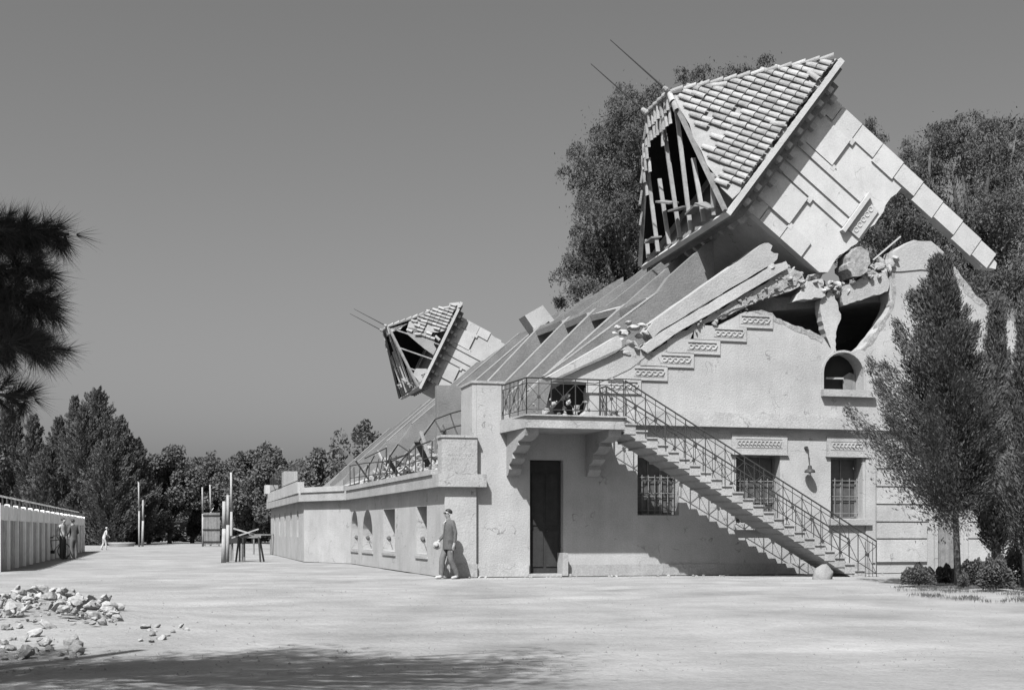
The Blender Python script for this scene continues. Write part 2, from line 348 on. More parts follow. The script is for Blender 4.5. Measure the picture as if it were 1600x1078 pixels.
# stepped ornament band climbing with the tiers
for i in range(6):
    x1, z0 = FZ(1206.6 - 41.1*i, 514 + 20.4*i)
    x0 = x1 - (1.55 if i else 1.0)
    b = MB().box((x0,-0.045,z0), (x1,-0.002,z0+0.40 if i else z0+0.37)).build('step_block', M_['plaster'], GS)
    MB().box((x1-0.95,-0.075,z0+0.31), (x1-0.12,-0.0455,z0+0.335)).build('moulding', M_['plaster'], b)
    orn = MB()
    for k in range(5):
        cx = x1 - 0.86 + k*0.165
        orn.torus((cx, -0.05, z0+0.195), (0.2,1,0), 0.055, 0.022, 10, 5).tube((cx+0.05,-0.06,z0+0.14),(cx+0.11,-0.06,z0+0.25),0.018,0.012,5)
    orn.box((x1-0.97,-0.056,z0+0.10),(x1-0.10,-0.0455,z0+0.115)); orn.build('scroll_ornament', M_['plaster'], b)
# brick coping left standing on the right gable
fplate('brick_coping', [(1388,424),(1396,394),(1411,385),(1429,376),(1455,378),(1466,388),(1480,404),(1470,424),(1440,421),(1408,424)], M_['concrete_l'], GS, -0.03, 0.026)
for k,(pxs,sd) in enumerate((([(1287,527),(1265,515),(1240,508),(1213,497),(1207,489),(1190,484),(1176,487),(1192,492),(1204,500),(1236,514),(1262,524),(1284,537)],3),([(1391,425),(1392,470),(1386,490),(1372,514),(1346,546),(1352,548),(1380,514),(1396,482),(1400,450),(1398,428)],4),([(1466,387),(1480,403),(1500,429),(1520,456),(1540,476),(1535,480),(1512,462),(1490,432),(1470,404)],5),([(1100,521),(1080,537),(1050,549),(1020,563),(985,581),(990,586),(1026,571),(1056,558),(1086,545),(1104,530)],6))):
    MB().plate(jag([FZ(a,b,-.006) for a,b in pxs]+[FZ(*pxs[0],-.006)],0.045,0.12,sd+30)[:-1],[],(0,-.006,0),(1,0,0),(0,0,1),(0,1,0),0.30).build('exposed_masonry', M_['broken'], GS)
# windows
def window(q, panes, label=None):
    x0,x1,z0,z1 = q
    wn = MB().box((x0,0.34,z0),(x0+0.06,0.41,z1)).box((x1-0.06,0.34,z0),(x1,0.41,z1)).box((x0+0.06,0.34,z0),(x1-0.06,0.41,z0+0.06)).box((x0+0.06,0.34,z1-0.06),(x1-0.06,0.41,z1)).build('window', M_['wood_g'], GS)
    if label: wn['label'] = label
    xs = np.linspace(x0+0.06, x1-0.06, panes+1); zs = [z0+0.06, z0+0.62*(z1-z0)*0.5, z0+0.62*(z1-z0), z1-0.06]
    for i in range(panes):
        for j in range(3):
            MB().box((xs[i]+0.012,0.372,zs[j]+0.012),(xs[i+1]-0.012,0.378,zs[j+1]-0.012)).build('pane', M_['dusty'], wn)
    for x in xs[1:-1]: MB().box((x-0.013,0.345,z0+0.06),(x+0.013,0.39,z1-0.06)).build('glazing_bar', M_['wood_g'], wn)
    for z in zs[1:3]: MB().box((x0+0.06,0.35,z-0.013),(x1-0.06,0.385,z+0.013)).build('glazing_bar', M_['wood_g'], wn)
    for k in range(panes*2+1):                                        # light iron grille over the lower sash
        x = x0+0.04 + (x1-x0-0.08)*k/(panes*2); MB().tube((x,0.26,z0+0.0),(x,0.26,z0+0.66*(z1-z0)),0.014,n=5).build('grille_bar', M_['wood_g'], wn)
    for f in (0.08, 0.36, 0.62): MB().tube((x0+0.005,0.26,z0+f*(z1-z0)),(x1-0.005,0.26,z0+f*(z1-z0)),0.013,n=5).build('grille_rail', M_['wood_g'], wn)
    MB().box((x0-0.02,0.502,z0-0.02),(x1+0.02,0.54,z1+0.02)).build('room_shade_board', M_['dark'], wn)  # near-black board, the unlit room behind put into its colour
    return wn
window(WA, 3); window(WB, 2); window(WC, 3)
for q in (WA, WB):
    x0,x1,z0,z1 = q
    lp = MB().box((x0-0.14,-0.05,z1+0.02),(x1+0.20,-0.002,z1+0.56)).box((x0-0.17,-0.08,z1+0.0),(x1+0.23,-0.003,z1+0.035)).build('lintel_panel', M_['trim'], GS)
    orn = MB(); n = int((x1-x0)/0.12)
    for k in range(n):
        cx = x0 + 0.08 + k*0.118
        orn.torus((cx,-0.055,z1+0.33),(0,1,0),0.05,0.018,10,5).tube((cx+0.03,-0.06,z1+0.24),(cx+0.09,-0.06,z1+0.40),0.014,0.01,5)
    orn.box((x0-0.02,-0.06,z1+0.43),(x1+0.04,-0.0505,z1+0.445)).box((x0-0.02,-0.06,z1+0.195),(x1+0.04,-0.0505,z1+0.21)); orn.build('scroll_ornament', M_['trim'], lp)
    MB().box((x0-0.08,-0.14,z0-0.19),(x1+0.22,-0.002,z0-0.03)).build('sill', M_['trim'], GS)
# arched opening with its broken sash
aw = MB().plate(arch(AR[0]-0.06,AR[1]+0.06,AR[2],AR[3]+0.06), [arch(AR[0]+0.0,AR[1]-0.0,AR[2]+0.001,AR[3])], (0,-0.03,0),(1,0,0),(0,0,1),(0,1,0),0.028).build('arched_window', M_['plaster'], GS)
MB().box((AR[0]-0.05,0.51,AR[2]-0.05),(AR[1]+0.05,0.55,AR[3]+0.02)).build('room_shade_board', M_['dark'], aw)  # added dark board: shade of the room behind the arch as colour
MB().box((AR[0]-0.08,-0.16,AR[2]-0.20),(AR[1]+0.30,-0.002,AR[2]-0.005)).build('sill', M_['trim'], aw)
MB().beam((AR[0]+0.26,0.34,AR[2]+0.36),(AR[0]+0.82,0.36,AR[2]+0.37),0.05,0.05).build('broken_bar', M_['wood_l'], aw)
MB().plate([(AR[1]-0.40,AR[2]+0.02),(AR[1]-0.02,AR[2]+0.02),(AR[1]-0.02,AR[2]+0.5),(AR[1]-0.2,AR[2]+0.55),(AR[1]-0.42,AR[2]+0.42)],[],(0,0.40,0),(1,0,0),(0,0,1),(0,1,0),0.02).build('broken_pane', M_['wood_g'], aw)
# doors
dr = MB().box((1.46,0.22,0.02),(2.34,0.28,3.05)).build('door', M_['wood_d'], GS)
for x0,x1,z0,z1 in ((1.54,1.86,0.25,1.2),(1.94,2.26,0.25,1.2),(1.54,1.86,1.35,2.7),(1.94,2.26,1.35,2.7)): MB().box((x0,0.195,z0),(x1,0.218,z1)).build('panel', M_['wood_d'], dr)
MB().beam((1.97,0.19,1.2),(1.97,0.15,1.2),0.03,0.03).build('handle', M_['iron'], dr)
MB().box((2.25,-0.30,0.02),(2.40,0.18,0.62)).build('door_jamb_stone', M_['concrete_l'], GS)
MB().box((1.36,-0.22,0.0),(2.52,0.2,0.07)).build('door_step', M_['concrete_l'], GS)
dr = MB().box((13.63,0.16,0.03),(14.29,0.22,1.97)).build('door', M_['wood_g'], GS)
for k in range(4): MB().box((13.645+k*0.162,0.135,0.06),(13.645+k*0.162+0.15,0.158,1.94)).build('plank', M_['wood_g'], dr)
MB().box((13.50,-0.07,0),(13.60,-0.002,2.1)).box((14.33,-0.07,0),(14.43,-0.002,2.1)).box((13.5,-0.07,2.102),(14.43,-0.003,2.22)).build('door_surround', M_['plaster'], GS)
MB().plate([FZ(*q,.62) for q in [(850,655),(922,655),(926,598),(905,592),(862,600)]],[],(0,.62,0),(1,0,0),(0,0,1),(0,1,0),.06).build('opening_shade', M_['dark'], GS)  # dark sheet painted as the shade of the opening behind the balcony
# inside: floor, roof remnant and rear walls, so the openings read as rooms
MB().box((0.9,0.51,3.80),(16.6,9,4.06)).build('upper_floor', M_['concrete'], GS)
MB().box((0.8,9,0.0),(16.6,9.3,6.0)).build('rear_wall', M_['concrete'], GS)
MB().box((16.7,0.51,0.0),(17.0,40,5.6)).build('back_wall', M_['plaster'], GS)
MB().box((1.6,9.4,0.0),(1.9,40,2.5)).build('inner_wall', M_['concrete'], GS)
MB().plate([(7.6,7.55),(8.6,7.75),(11.9,8.05),(12.3,8.5),(14.5,7.9),(16.6,5.6),(16.6,5.3),(14.4,7.6),(12,7.8),(7.6,7.25)],[],(0,0.52,0),(1,0,0),(0,0,1),(0,1,0),8.4).build('roof_remnant', M_['concrete'], GS)

# --- balcony and outer stair (the flight stands clear of the wall)
Y0, YI = -1.95, -0.60
bal = MB().plate([(0.62,-0.003),(0.80,Y0),(3.37,Y0),(3.37,-0.003)],[],(0,0,3.75),(1,0,0),(0,1,0),(0,0,1),0.335).build('balcony', M_['trim'], GS)
MB().plate([(0.66,-0.05),(0.76,Y0-0.06),(3.43,Y0-0.06),(3.43,-0.05)],[],(0,0,4.045),(1,0,0),(0,1,0),(0,0,1),0.035).build('balcony_edge', M_['trim'], bal)
prof = [(-0.003,2.62),(-0.16,2.66),(-0.30,2.80),(-0.26,2.92),(-0.48,2.97),(-0.64,3.06),(-0.60,3.19),(-0.92,3.26),(-1.15,3.37),(-1.12,3.46),(-1.55,3.50),(-1.82,3.57),(-1.88,3.748),(-0.003,3.748)]
for x in (0.80, 2.98):
    MB().plate(prof,[],(x,0,0),(0,1,0),(0,0,1),(1,0,0),0.34).build('bracket', M_['trim'], bal)
st = MB().plate([(3.32,3.73),(9.78,-0.04),(10.16,-0.04),(3.40,3.88),(3.32,3.88)],[],(0,Y0+0.02,0),(1,0,0),(0,0,1),(0,1,0),YI-Y0-0.04).build('staircase', M_['trim'], GS)
N, T, RZ = 24, 0.2942, 4.08/24
for i in range(N):
    z = 4.08 - (i+1)*RZ; x = 3.375 + i*T
    zb = max(-0.04, z-0.27)
    if z < 0.05: continue
    MB().box((x,Y0,zb),(x+T-0.001,YI,z-0.04)).box((x-0.004,Y0-0.035,z-0.0395),(x+T+0.02,YI+0.03,z)).build('step', M_['trim'], st)
def railing(name, A, B, h, n, parent, mats, skip=(), tall=0.0, drop=0.0):
    A, B = Vector(A), Vector(B); up = Vector((0,0,1)); m = M_[mats]
    rl = MB().tube(A+up*h, B+up*h, 0.020, n=6).build(name, m, parent)
    for f, r_ in ((h-0.13, 0.011), (0.12, 0.011)): MB().tube(A+up*f, B+up*f, r_, n=5).build('rail', m, rl)
    for i in range(n+1):
        p = A.lerp(B, i/n); MB().tube(p+up*(-drop), p+up*h, 0.014, n=5).build('post', m, rl)
    for i in range(n):
        if i in skip: continue
        p, q = A.lerp(B, i/n), A.lerp(B, (i+1)/n); c = (p+q)/2 + up*(h*0.48); b = MB()
        lo, hi = up*0.12, up*(h-0.13); r_ = 0.009
        b.tube(p+lo, q+hi, r_, n=4).tube(p+hi, q+lo, r_, n=4).tube((p+q)/2+lo, (p+q)/2+up*h, r_, n=4)
        d = (q-p).normalized(); nrm = Vector((d.y,-d.x,0)).normalized(); b.tube(c - nrm*0.02, c + nrm*0.02, 0.045, n=8)
        b.build('lattice', m, rl)
    return rl
railing('balcony_railing', (0.66,-0.08,4.085), (0.81,Y0+0.03,4.085), 0.9, 3, bal, 'iron')
railing('balcony_railing', (0.81,Y0+0.03,4.085), (3.35,Y0+0.03,4.085), 0.9, 4, bal, 'iron')
railing('balcony_railing', (3.35,-0.06,4.085), (3.35,YI+0.02,4.085), 0.9, 1, bal, 'iron')
railing('stair_railing', (3.37,Y0-0.03,4.0), (10.47,Y0-0.03,-0.06), 0.98, 13, st, 'iron', drop=0.10)
railing('stair_railing', (3.37,YI+0.02,4.0), (10.47,YI+0.02,-0.02), 0.98, 13, st, 'iron', drop=0.05)
for k in range(1,4): MB().tube((10.47-0.11*k,Y0-0.03,-0.02),(10.47-0.11*k,Y0-0.03,0.92),0.009,n=4).build('end_bar', M_['iron'], st)

# --- the long pavilion with its terrace
A0, A1, A2, A3 = Vector((-0.87,0.0)), Vector((-1.27,14.6)), Vector((-2.67,17.7)), Vector((-2.60,35.0))
def vseg(A, B, outline, holes, t, name, m, parent, z0=0.0, off=0.0):
    d = (B-A).normalized(); n = Vector((d.y,-d.x))            # n points inwards (+u)
    o = Vector((A.x, A.y, 0)) - Vector((n.x,n.y,0))*off
    return MB().plate(outline, holes, o, (d.x,d.y,0), (0,0,1), (n.x,n.y,0), t).build(name, m, parent)
def segpt(px, py, A, B):
    d = (B-A).normalized(); n = Vector((d.y,-d.x,0)); r = ray(px,py); t = (Vector((A.x,A.y,0))-CAM).dot(n)/r.dot(n); p = CAM + r*t
    return (p.xy - A).dot(d), p.z
L01 = (A1-A0).length; holes = []; wins = []
for x_near, x_far, arched in ((667,651,0),(617,599,0),(582,566,1),(559,544,1)):
    s0 = segpt(x_near,800,A0,A1)[0]; s1 = segpt(x_far,800,A0,A1)[0]; s1 = min(s1, s0+1.9)
    z0, z1 = 0.56, 1.88
    if s1 > L01-0.15: s1 = L01-0.15
    h = arch(s0,s1,z0,z1+0.05) if arched else [(s0,z0),(s1,z0),(s1,z1),(s0,z1)]
    holes.append(h); wins.append((s0,s1,z0,z1))
vseg(A0, A1, [(0,0),(L01,0),(L01,2.35),(0,2.35)], holes, 0.62, 'side_wall', M_['plaster'], GS)
d01 = (A1-A0).normalized(); n01 = Vector((d01.y,-d01.x,0)); d3 = Vector((d01.x,d01.y,0)); O3 = Vector((A0.x,A0.y,0))
for s0,s1,z0,z1 in wins:                                      # deep openings: the sun rakes their far jambs
    P = lambda s,z,dp: O3 + d3*s + n01*dp + Vector((0,0,z))
    sh = MB().add([P(s0-.05,z0-.05,.63),P(s1+.05,z0-.05,.63),P(s1+.05,z1+.12,.63),P(s0-.05,z1+.12,.63),P(s0-.05,z0-.05,.68),P(s1+.05,z0-.05,.68),P(s1+.05,z1+.12,.68),P(s0-.05,z1+.12,.68)],[(0,1,2,3),(7,6,5,4),(0,4,5,1),(1,5,6,2),(2,6,7,3),(3,7,4,0)]).build('back_panel', M_['wood_g'], GS)  # added panel closing the back of the deep opening
    c = P(s1, z0+0.42, 0.17); MB().tube(c - d3*.002, c - d3*.05, 0.07, 0.05, n=10).build('wall_ring', M_['concrete'], sh)
    MB().beam(c - d3*.02, c - d3*.02 + n01*.12 + Vector((0,0,-0.34)), 0.02, 0.02).build('hanging_chain', M_['concrete'], sh)
    e = MB().add([P(s0-.12,z0-.13,-.035),P(s1+.12,z0-.13,-.035),P(s1+.12,z0-.06,-.035),P(s0-.12,z0-.06,-.035),P(s0-.12,z0-.13,-.002),P(s1+.12,z0-.13,-.002),P(s1+.12,z0-.06,-.002),P(s0-.12,z0-.06,-.002)],[(0,1,2,3),(4,7,6,5),(0,4,5,1),(3,2,6,7),(0,3,7,4),(1,5,6,2)]).build('sill', M_['trim'], GS)
L12 = (A2-A1).length; vseg(A1, A2, [(0,0),(L12,0),(L12,2.35),(0,2.35)], [], 0.35, 'side_wall', M_['plaster'], GS)
L23 = (A3-A2).length; h5 = []
for k in range(5):
    c = segpt(435+9.2*k, 815, A2, A3)[0]; c = 2.6 + (4-k)*3.1; h5.append(arch(c-0.42,c+0.42,0.95,2.05,8))
vseg(A2, A3, [(0,0),(L23,0),(L23,2.35),(0,2.35)], h5, 0.45, 'side_wall', M_['plaster'], GS)
vseg(A2, A3, [(0.3,0.05),(L23-.3,0.05),(L23-.3,2.3),(0.3,2.3)], [], 0.05, 'slit_shade', M_['dark'], GS, off=-0.50)  # dark sheet behind the slits, their inner shade painted in
MB().box((A3.x,A3.y-0.003,0),(1.6,A3.y+0.35,2.33)).build('end_wall', M_['plaster'], GS)
MB().box((-0.868,-0.12,0),(-0.035,0.30,2.33)).build('corner_pier', M_['plaster'], GS)
MB().box((-0.90,-0.16,0),(-0.02,-0.122,0.34)).build('plinth', M_['trim'], GS)
co = MB().plate([(0.20,-0.28),(-1.07,-0.28),(-1.47,14.5),(-2.87,17.62),(-2.82,35.4),(1.7,35.4),(1.7,0.45),(0.20,0.45)],[],(0,0,2.33),(1,0,0),(0,1,0),(0,0,1),0.33).build('cornice_slab', M_['trim'], GS)
ib = MB().box((-0.97,-0.20,2.662),(-0.03,0.30,3.60)).build('inscription_block', M_['trim'], GS)
MB().box((-1.0,-0.23,3.60),(0.0,0.33,3.66)).build('block_cap', M_['trim'], ib)
ins = MB()
for row, (z, a, b_) in enumerate(((3.16,-0.80,-0.10),(3.06,-0.72,-0.22))):      # weathered, unreadable strokes
    x = a
    while x < b_:
        wv = rnd.uniform(0.018,0.035)
        if rnd.random() < 0.86: ins.box((x,-0.207,z-0.025),(x+0.010,-0.2005,z+0.025)); ins.box((x+0.011,-0.207,z+rnd.choice((-0.025,0.0,0.018))),(x+wv,-0.2005,z+rnd.choice((0.022,0.026))))
        x += wv + 0.022
ins.build('inscription', M_['concrete_l'], ib)
# low kerb on the terrace edge and the far parapet
def along(poly, w, z0, z1, name, m, parent):
    for a, b in zip(poly[:-1], poly[1:]):
        MB().beam((a[0],a[1],(z0+z1)/2),(b[0],b[1],(z0+z1)/2), w, z1-z0).build(name, m, parent)
along([(-1.02,0.42),(-1.40,14.35)], 0.22, 2.662, 2.80, 'terrace_kerb', M_['trim'], GS)
along([(-1.45,14.6),(-2.75,17.5)], 0.22, 2.662, 2.86, 'terrace_kerb', M_['trim'], GS)
along([(-2.78,17.8),(-2.70,35.2)], 0.25, 2.662, 3.10, 'far_parapet', M_['plaster'], GS)
MB().box((-2.95,34.3,3.10),(-2.3,35.3,3.55)).build('parapet_pier', M_['plaster'], GS)
MB().box((-2.1,33.9,2.665),(-1.35,34.7,4.25)).build('stub_pier', M_['white'], GS)
rr = MB().tube((-2.76,18.4,3.95),(-2.70,34.2,3.85),0.025,n=5).build('picket_railing', M_['iron'], GS)
MB().tube((-2.76,18.4,3.2),(-2.70,34.2,3.2),0.02,n=5).build('rail', M_['iron'], rr)
for k in range(32):
    y = 18.5 + k*0.49; MB().tube((-2.76,y,3.1),(-2.76,y+rnd.uniform(-.1,.1),3.9),0.012,n=4).build('picket', M_['iron'], rr)
# bent terrace railing
def tp(y, z, dx=0.0): t = (y-0.42)/13.9; return Vector((-1.02-0.38*t+dx, y, z))
tr = MB().path([tp(0.9,3.58),tp(3.0,3.55,.05),tp(5.2,3.45,.2),tp(8,3.40,.1),tp(11,3.5,.0),tp(14,3.55)],0.022,n=5).build('terrace_railing', M_['iron'], GS)
MB().path([tp(0.9,3.15),tp(4.0,3.12,.05),tp(6.2,2.98,.25),tp(9,3.05,.1),tp(14,3.10)],0.014,n=5).build('rail', M_['iron'], tr)
for k in range(15):
    y = 0.9 + k*0.93; lean = rnd.uniform(-.12,.12); MB().tube(tp(y,2.78), tp(y+lean,3.56+rnd.uniform(-.12,.03),rnd.uniform(-.05,.22)),0.018,n=5).build('post', M_['iron'], tr)
xb = -0.55
for pts in ([(736,637),(704,646),(680,655)],[(739,661),(712,666),(688,674)],[(680,655),(660,683),(641,706),(630,716),(612,741)],[(622,694),(610,712),(603,728)],[(622,694),(640,706)],[(704,648),(712,672),(718,686)],[(722,660),(738,678)],[(738,640),(733,672)],[(692,664),(700,684)],[(680,658),(694,682)],[(598,734),(634,741)],[(603,700),(570,716)],[(640,708),(604,724)],[(585,712),(572,735)]):
    MB().path([onY(a,b,2.2+(736-a)*.060) for a,b in pts],0.022,n=5).build('bent_bar', M_['iron'], tr)

# ================================================================== THE COLLAPSED CANOPY
CN = empty('collapsed_canopy', (3, 10, 2.8), 'collapsed ribbed concrete canopy slumped over the tiers behind the balcony', 'canopy')
SLOPE = 0.87; TH = math.atan(SLOPE); ex = Vector((math.cos(TH),0,math.sin(TH))); en = Vector((math.sin(TH),0,-math.cos(TH)))
zpl = lambda u: 2.735 + SLOPE*u
def slab_pt(u, y): return (u/math.cos(TH), y)
edge = [(-0.10,13.6),(8.9,13.6),(9.2,20),(8.8,28),(7.5,34),(5.9,41.6),(4.3,46),(0.6,46),(-0.05,30)]
e2 = jag([slab_pt(*p) for p in edge[1:6]], 0.10, 0.5, 5)
MB().plate([slab_pt(*edge[0])] + e2 + [slab_pt(*p) for p in edge[6:]], [], (0,0,2.735), ex, (0,1,0), en, 0.22).build('roof_slab', M_['concrete'], CN)
edge = [(0.9,1.4),(7.2,1.2),(7.5,3.0),(7.7,5.4),(8.4,7.4),(8.8,12),(8.9,13.9),(0.9,13.9)]
MB().plate([slab_pt(*edge[0])] + jag([slab_pt(*p) for p in edge[1:7]], 0.10, 0.5, 6) + [slab_pt(*edge[7])], [], (0,0,1.735), ex, (0,1,0), en, 0.22).build('roof_slab', M_['concrete'], CN)
fins = [(1.9,(2.4,5.5),(5.75,7.98),7.5),(4.2,(2.6,5.35),(5.65,8.06),7.7),(6.7,(2.7,5.5),(5.55,8.33),8.1),(9.6,(2.8,5.7),(5.60,8.55),8.4),(12.8,(2.9,6.0),(5.5,8.75),8.7),(17,(2.6,5.9),(6.4,9.2),8.9),(22,(2.4,5.8),(7.2,9.9),9.0),(27.5,(2.2,5.4),(6.6,9.3),8.6),(33,(1.6,4.7),(5.4,8.0),7.4),(38.5,(1.4,4.4),(4.2,6.9),6.0)]
tops = []
for y, lo, hi, um in fins:
    u0 = 0.9; dz = 1.02 if y < 13.5 else 0.02
    pts = [(u0, zpl(u0)-dz), (um, zpl(um)-dz), (um, zpl(um)+0.40), (hi[0]+0.35, max(zpl(hi[0]+0.35)+0.42, hi[1]+0.12)), hi, lo, (u0, zpl(u0)+0.30)]
    MB().plate(jag(pts+[pts[0]],0.022,0.5,int(y*3))[:-1], [], (0,y,0), (1,0,0), (0,0,1), (0,1,0), 0.30).build('rib', M_['concrete'], CN)
    MB().beam((lo[0],y+0.15,lo[1]+0.02),(hi[0],y+0.15,hi[1]+0.02),0.31,0.03,(0,0,1)).build('rib_edge', M_['concrete_m'], CN); tops.append((y,hi))
for (ya,ha),(yb,hb) in zip(tops[:-1],tops[1:]):
    if yb > 18: break
    a = Vector((ha[0]+0.10,ya+0.31,ha[1]-0.08)); b = Vector((hb[0]+0.10,yb-0.01,hb[1]-0.20))
    MB().beam(a, b, 0.62, 0.20, (-0.35,0,1)).build('purlin', M_['concrete_l'], CN)
# side panels tying the low end together at the front
MB().beam((0.55,3.2,3.35),(0.75,44,3.25),0.35,0.30,(-0.5,0,1)).build('front_beam', M_['concrete_l'], CN)
# broken fascia along the near edge
MB().plate(jag([FZ(*p,-.10) for p in [(1012,516),(1022,501),(1194,380)]],.012,.3,61)+jag([FZ(*p,-.10) for p in [(1194,380),(1207,384),(1204,392),(1216,396),(1209,410.5)]],.05,.1,62)[1:]+jag([FZ(*p,-.10) for p in [(1209,410.5),(1034,514.5),(1020,528),(1012,516)]],.010,.3,63)[1:-1],[],(0,-.10,0),(1,0,0),(0,0,1),(0,1,0),0.62).build('fascia_beam', M_['concrete_l'], CN)
MB().plate(jag([FZ(*p,-.16) for p in [(1002,545),(1018,530),(1035.5,517.5),(1210,413.5)]],.010,.3,64)+jag([FZ(*p,-.16) for p in [(1210,413.5),(1228,408),(1231,419)]],.04,.1,65)[1:]+jag([FZ(*p,-.16) for p in [(1231,419),(1053,523),(1012,552),(1002,545)]],.012,.3,66)[1:-1],[],(0,-.16,0),(1,0,0),(0,0,1),(0,1,0),0.60).build('fascia_beam', M_['plaster'], CN)
MB().plate(jag([FZ(*p,-.04) for p in [(1012,556),(1053,525),(1233,419),(1252,425),(1258,440),(1235,455),(1205,463),(1180,474),(1150,486),(1120,500),(1085,515),(1078,531),(1040,549),(1012,556)]],0.05,0.2,9)[:-1],[],(0,-.04,0),(1,0,0),(0,0,1),(0,1,0),0.5).build('torn_soffit', M_['trim'], CN)
MB().plate(jag([FZ(*p,-.07) for p in [(1120,497),(1160,470),(1215,440),(1240,420),(1254,430),(1244,446),(1205,460),(1150,482),(1120,497)]],0.06,0.15,19)[:-1],[],(0,-.07,0),(1,0,0),(0,0,1),(0,1,0),0.2).build('torn_plaster', M_['broken'], CN)
MB().plate([FZ(*p,-.20) for p in [(857,588),(966,524),(972,535),(971,543),(865,592)]],[],(0,-.20,0),(1,0,0),(0,0,1),(0,1,0),0.6).build('fascia_beam', M_['plaster'], CN)
MB().plate(jag([FZ(*p,-.06) for p in [(868,594),(972,547),(992,532),(1003,548),(1010,556),(985,576),(960,588),(930,599),(905,596),(868,594)]],0.02,0.3,4)[:-1],[],(0,-.06,0),(1,0,0),(0,0,1),(0,1,0),0.5).build('torn_soffit', M_['plaster'], CN)
for px, py, s in ((968,530,.3),(995,545,.3),(1012,538,.22),(960,520,.2),(982,504,.25),(1016,505,.22),(975,520,.45),(990,512,.5),(1000,525,.42),(985,538,.5),(1003,508,.35),(965,512,.3),(1010,520,.3),(978,552,.35)):
    inst('broken_lump', rnd.choice(CHP), rmat(onY(px,py,rnd.uniform(-.1,.15)), s*.85), CN)
MB().plate([FZ(*p,14.5) for p in [(820,493),(848,477),(877,514),(852,540)]],[],(0,14.5,0),(1,0,0),(0,0,1),(0,1,0),0.9).build('block_end', M_['plaster'], CN)
for k in range(4):
    a = Vector((*FZ(846+k*4,514-1+k*6,14.46),0)); b = Vector((*FZ(858+k*4.5,503+k*6,14.46),0)); MB().beam((a.x,14.46,a.y),(b.x,14.46,b.y),0.06,0.07).build('groove_bar', M_['dark'], CN)

# ================================================================== RUBBLE ON THE BUILDING
def heap(name, loc, label, items):
    h = empty(name, loc, label, 'rubble')
    for p, s, lib in items: inst('chunk', rnd.choice(lib), rmat(p, s, tilt=1.2), h)
    return h
it = []
for i in range(170):
    t = rnd.random(); px = 1205 + t*190; base = 418 + 40*math.sin(min(1,t*1.1)*2.6)*0.9 + (0 if px<1330 else -(px-1330)*0.35)
    it.append((onY(px + rnd.uniform(-8,8), base + rnd.uniform(-14,10), rnd.uniform(-.12,.7)), rnd.choice((.12,.16,.2,.26,.36)), rnd.choice((CHB,CHB,CHP))))
for i in range(110):                                             # crushed edge under the fascia
    t = rnd.random(); it.append((onY(1085+170*t+rnd.uniform(-5,5), 512-78*t+rnd.uniform(-12,9), rnd.uniform(-.12,.1)), rnd.choice((.03,.05,.06,.08,.11,.16)), CHB))
heap('rubble_heap', (9,0.3,7.5), 'broken masonry heaped between the tilted near tower and the end wall', it)
def rough(name, pxs, m, y0, t, amp, seed): MB().plate(jag([FZ(a,b,y0) for a,b in pxs]+[FZ(*pxs[0],y0)],amp,.10,seed)[:-1],[],(0,y0,0),(1,0,0),(0,0,1),(0,1,0),t).build(name, m, GS)
rough('hanging_slab', [(1313,449),(1350,434),(1383,425),(1390,440),(1387,455),(1350,467),(1318,477)], M_['trim'], -0.06, 0.5, .022, 51)
rough('wall_stub', [(1282,470),(1298,452),(1310,478),(1314,498),(1306,520),(1307,549),(1299,549),(1291,526),(1284,495)], M_['plaster'], 0.02, 0.3, .03, 52)
rough('wall_stub', [(1243,470),(1262,440),(1285,436),(1290,462),(1262,468)], M_['plaster'], -0.08, 0.4, .04, 53)
rough('brick_lump', [(1324,420),(1330,395),(1345,385),(1357,392),(1360,412),(1350,428),(1332,432)], M_['broken'], -0.25, 0.7, .05, 54)
MB().tube(onY(1364,407,.3), onY(1407,370,.3), 0.03, n=5).build('bent_rod', M_['concrete_l'], GS)
it = []
for i in range(285):                                            # terrace
    y = 0.8 + 18*rnd.random()**1.2; x = rnd.uniform(-0.85,0.75); z = 2.70 + max(0,(x+0.6))*0.95*rnd.random() + 0.10
    it.append((Vector((x,y,z)), rnd.choice((.08,.12,.18,.26,.38)), rnd.choice((CHB,CHB,CHB,CHP,CH))))
TH_ = heap('rubble_heap', (-0.3,8,2.67), 'broken plaster and concrete strewn along the side terrace behind the bent railing', it)
for i in range(34):                                             # broken laths, rails and slab slivers among it
    y = 0.9+15*rnd.random(); x = rnd.uniform(-.7,.6); a_ = Vector((x,y,2.75+rnd.uniform(0,.4))); d_ = Vector((rnd.uniform(-.5,.6),rnd.uniform(-1,1),rnd.uniform(-.1,.7))).normalized()*rnd.uniform(.5,1.5)
    MB().beam(a_, a_+d_, rnd.uniform(.04,.16), rnd.uniform(.03,.08)).build('splinter', M_[rnd.choice(('wood_g','concrete_m','iron','wood_l'))], TH_)
it = []
for i in range(34):                                             # balcony
    px = rnd.uniform(832,918); p = onY(px, rnd.uniform(618,650) if px > 850 else rnd.uniform(630,652), rnd.uniform(-0.7,0.5)); p.z = max(4.12, p.z)
    it.append((p, rnd.choice((.06,.09,.13,.2)), CHB))
heap('rubble_heap', (2,-0.3,4.11), 'broken concrete lying on the balcony behind its railing', it)

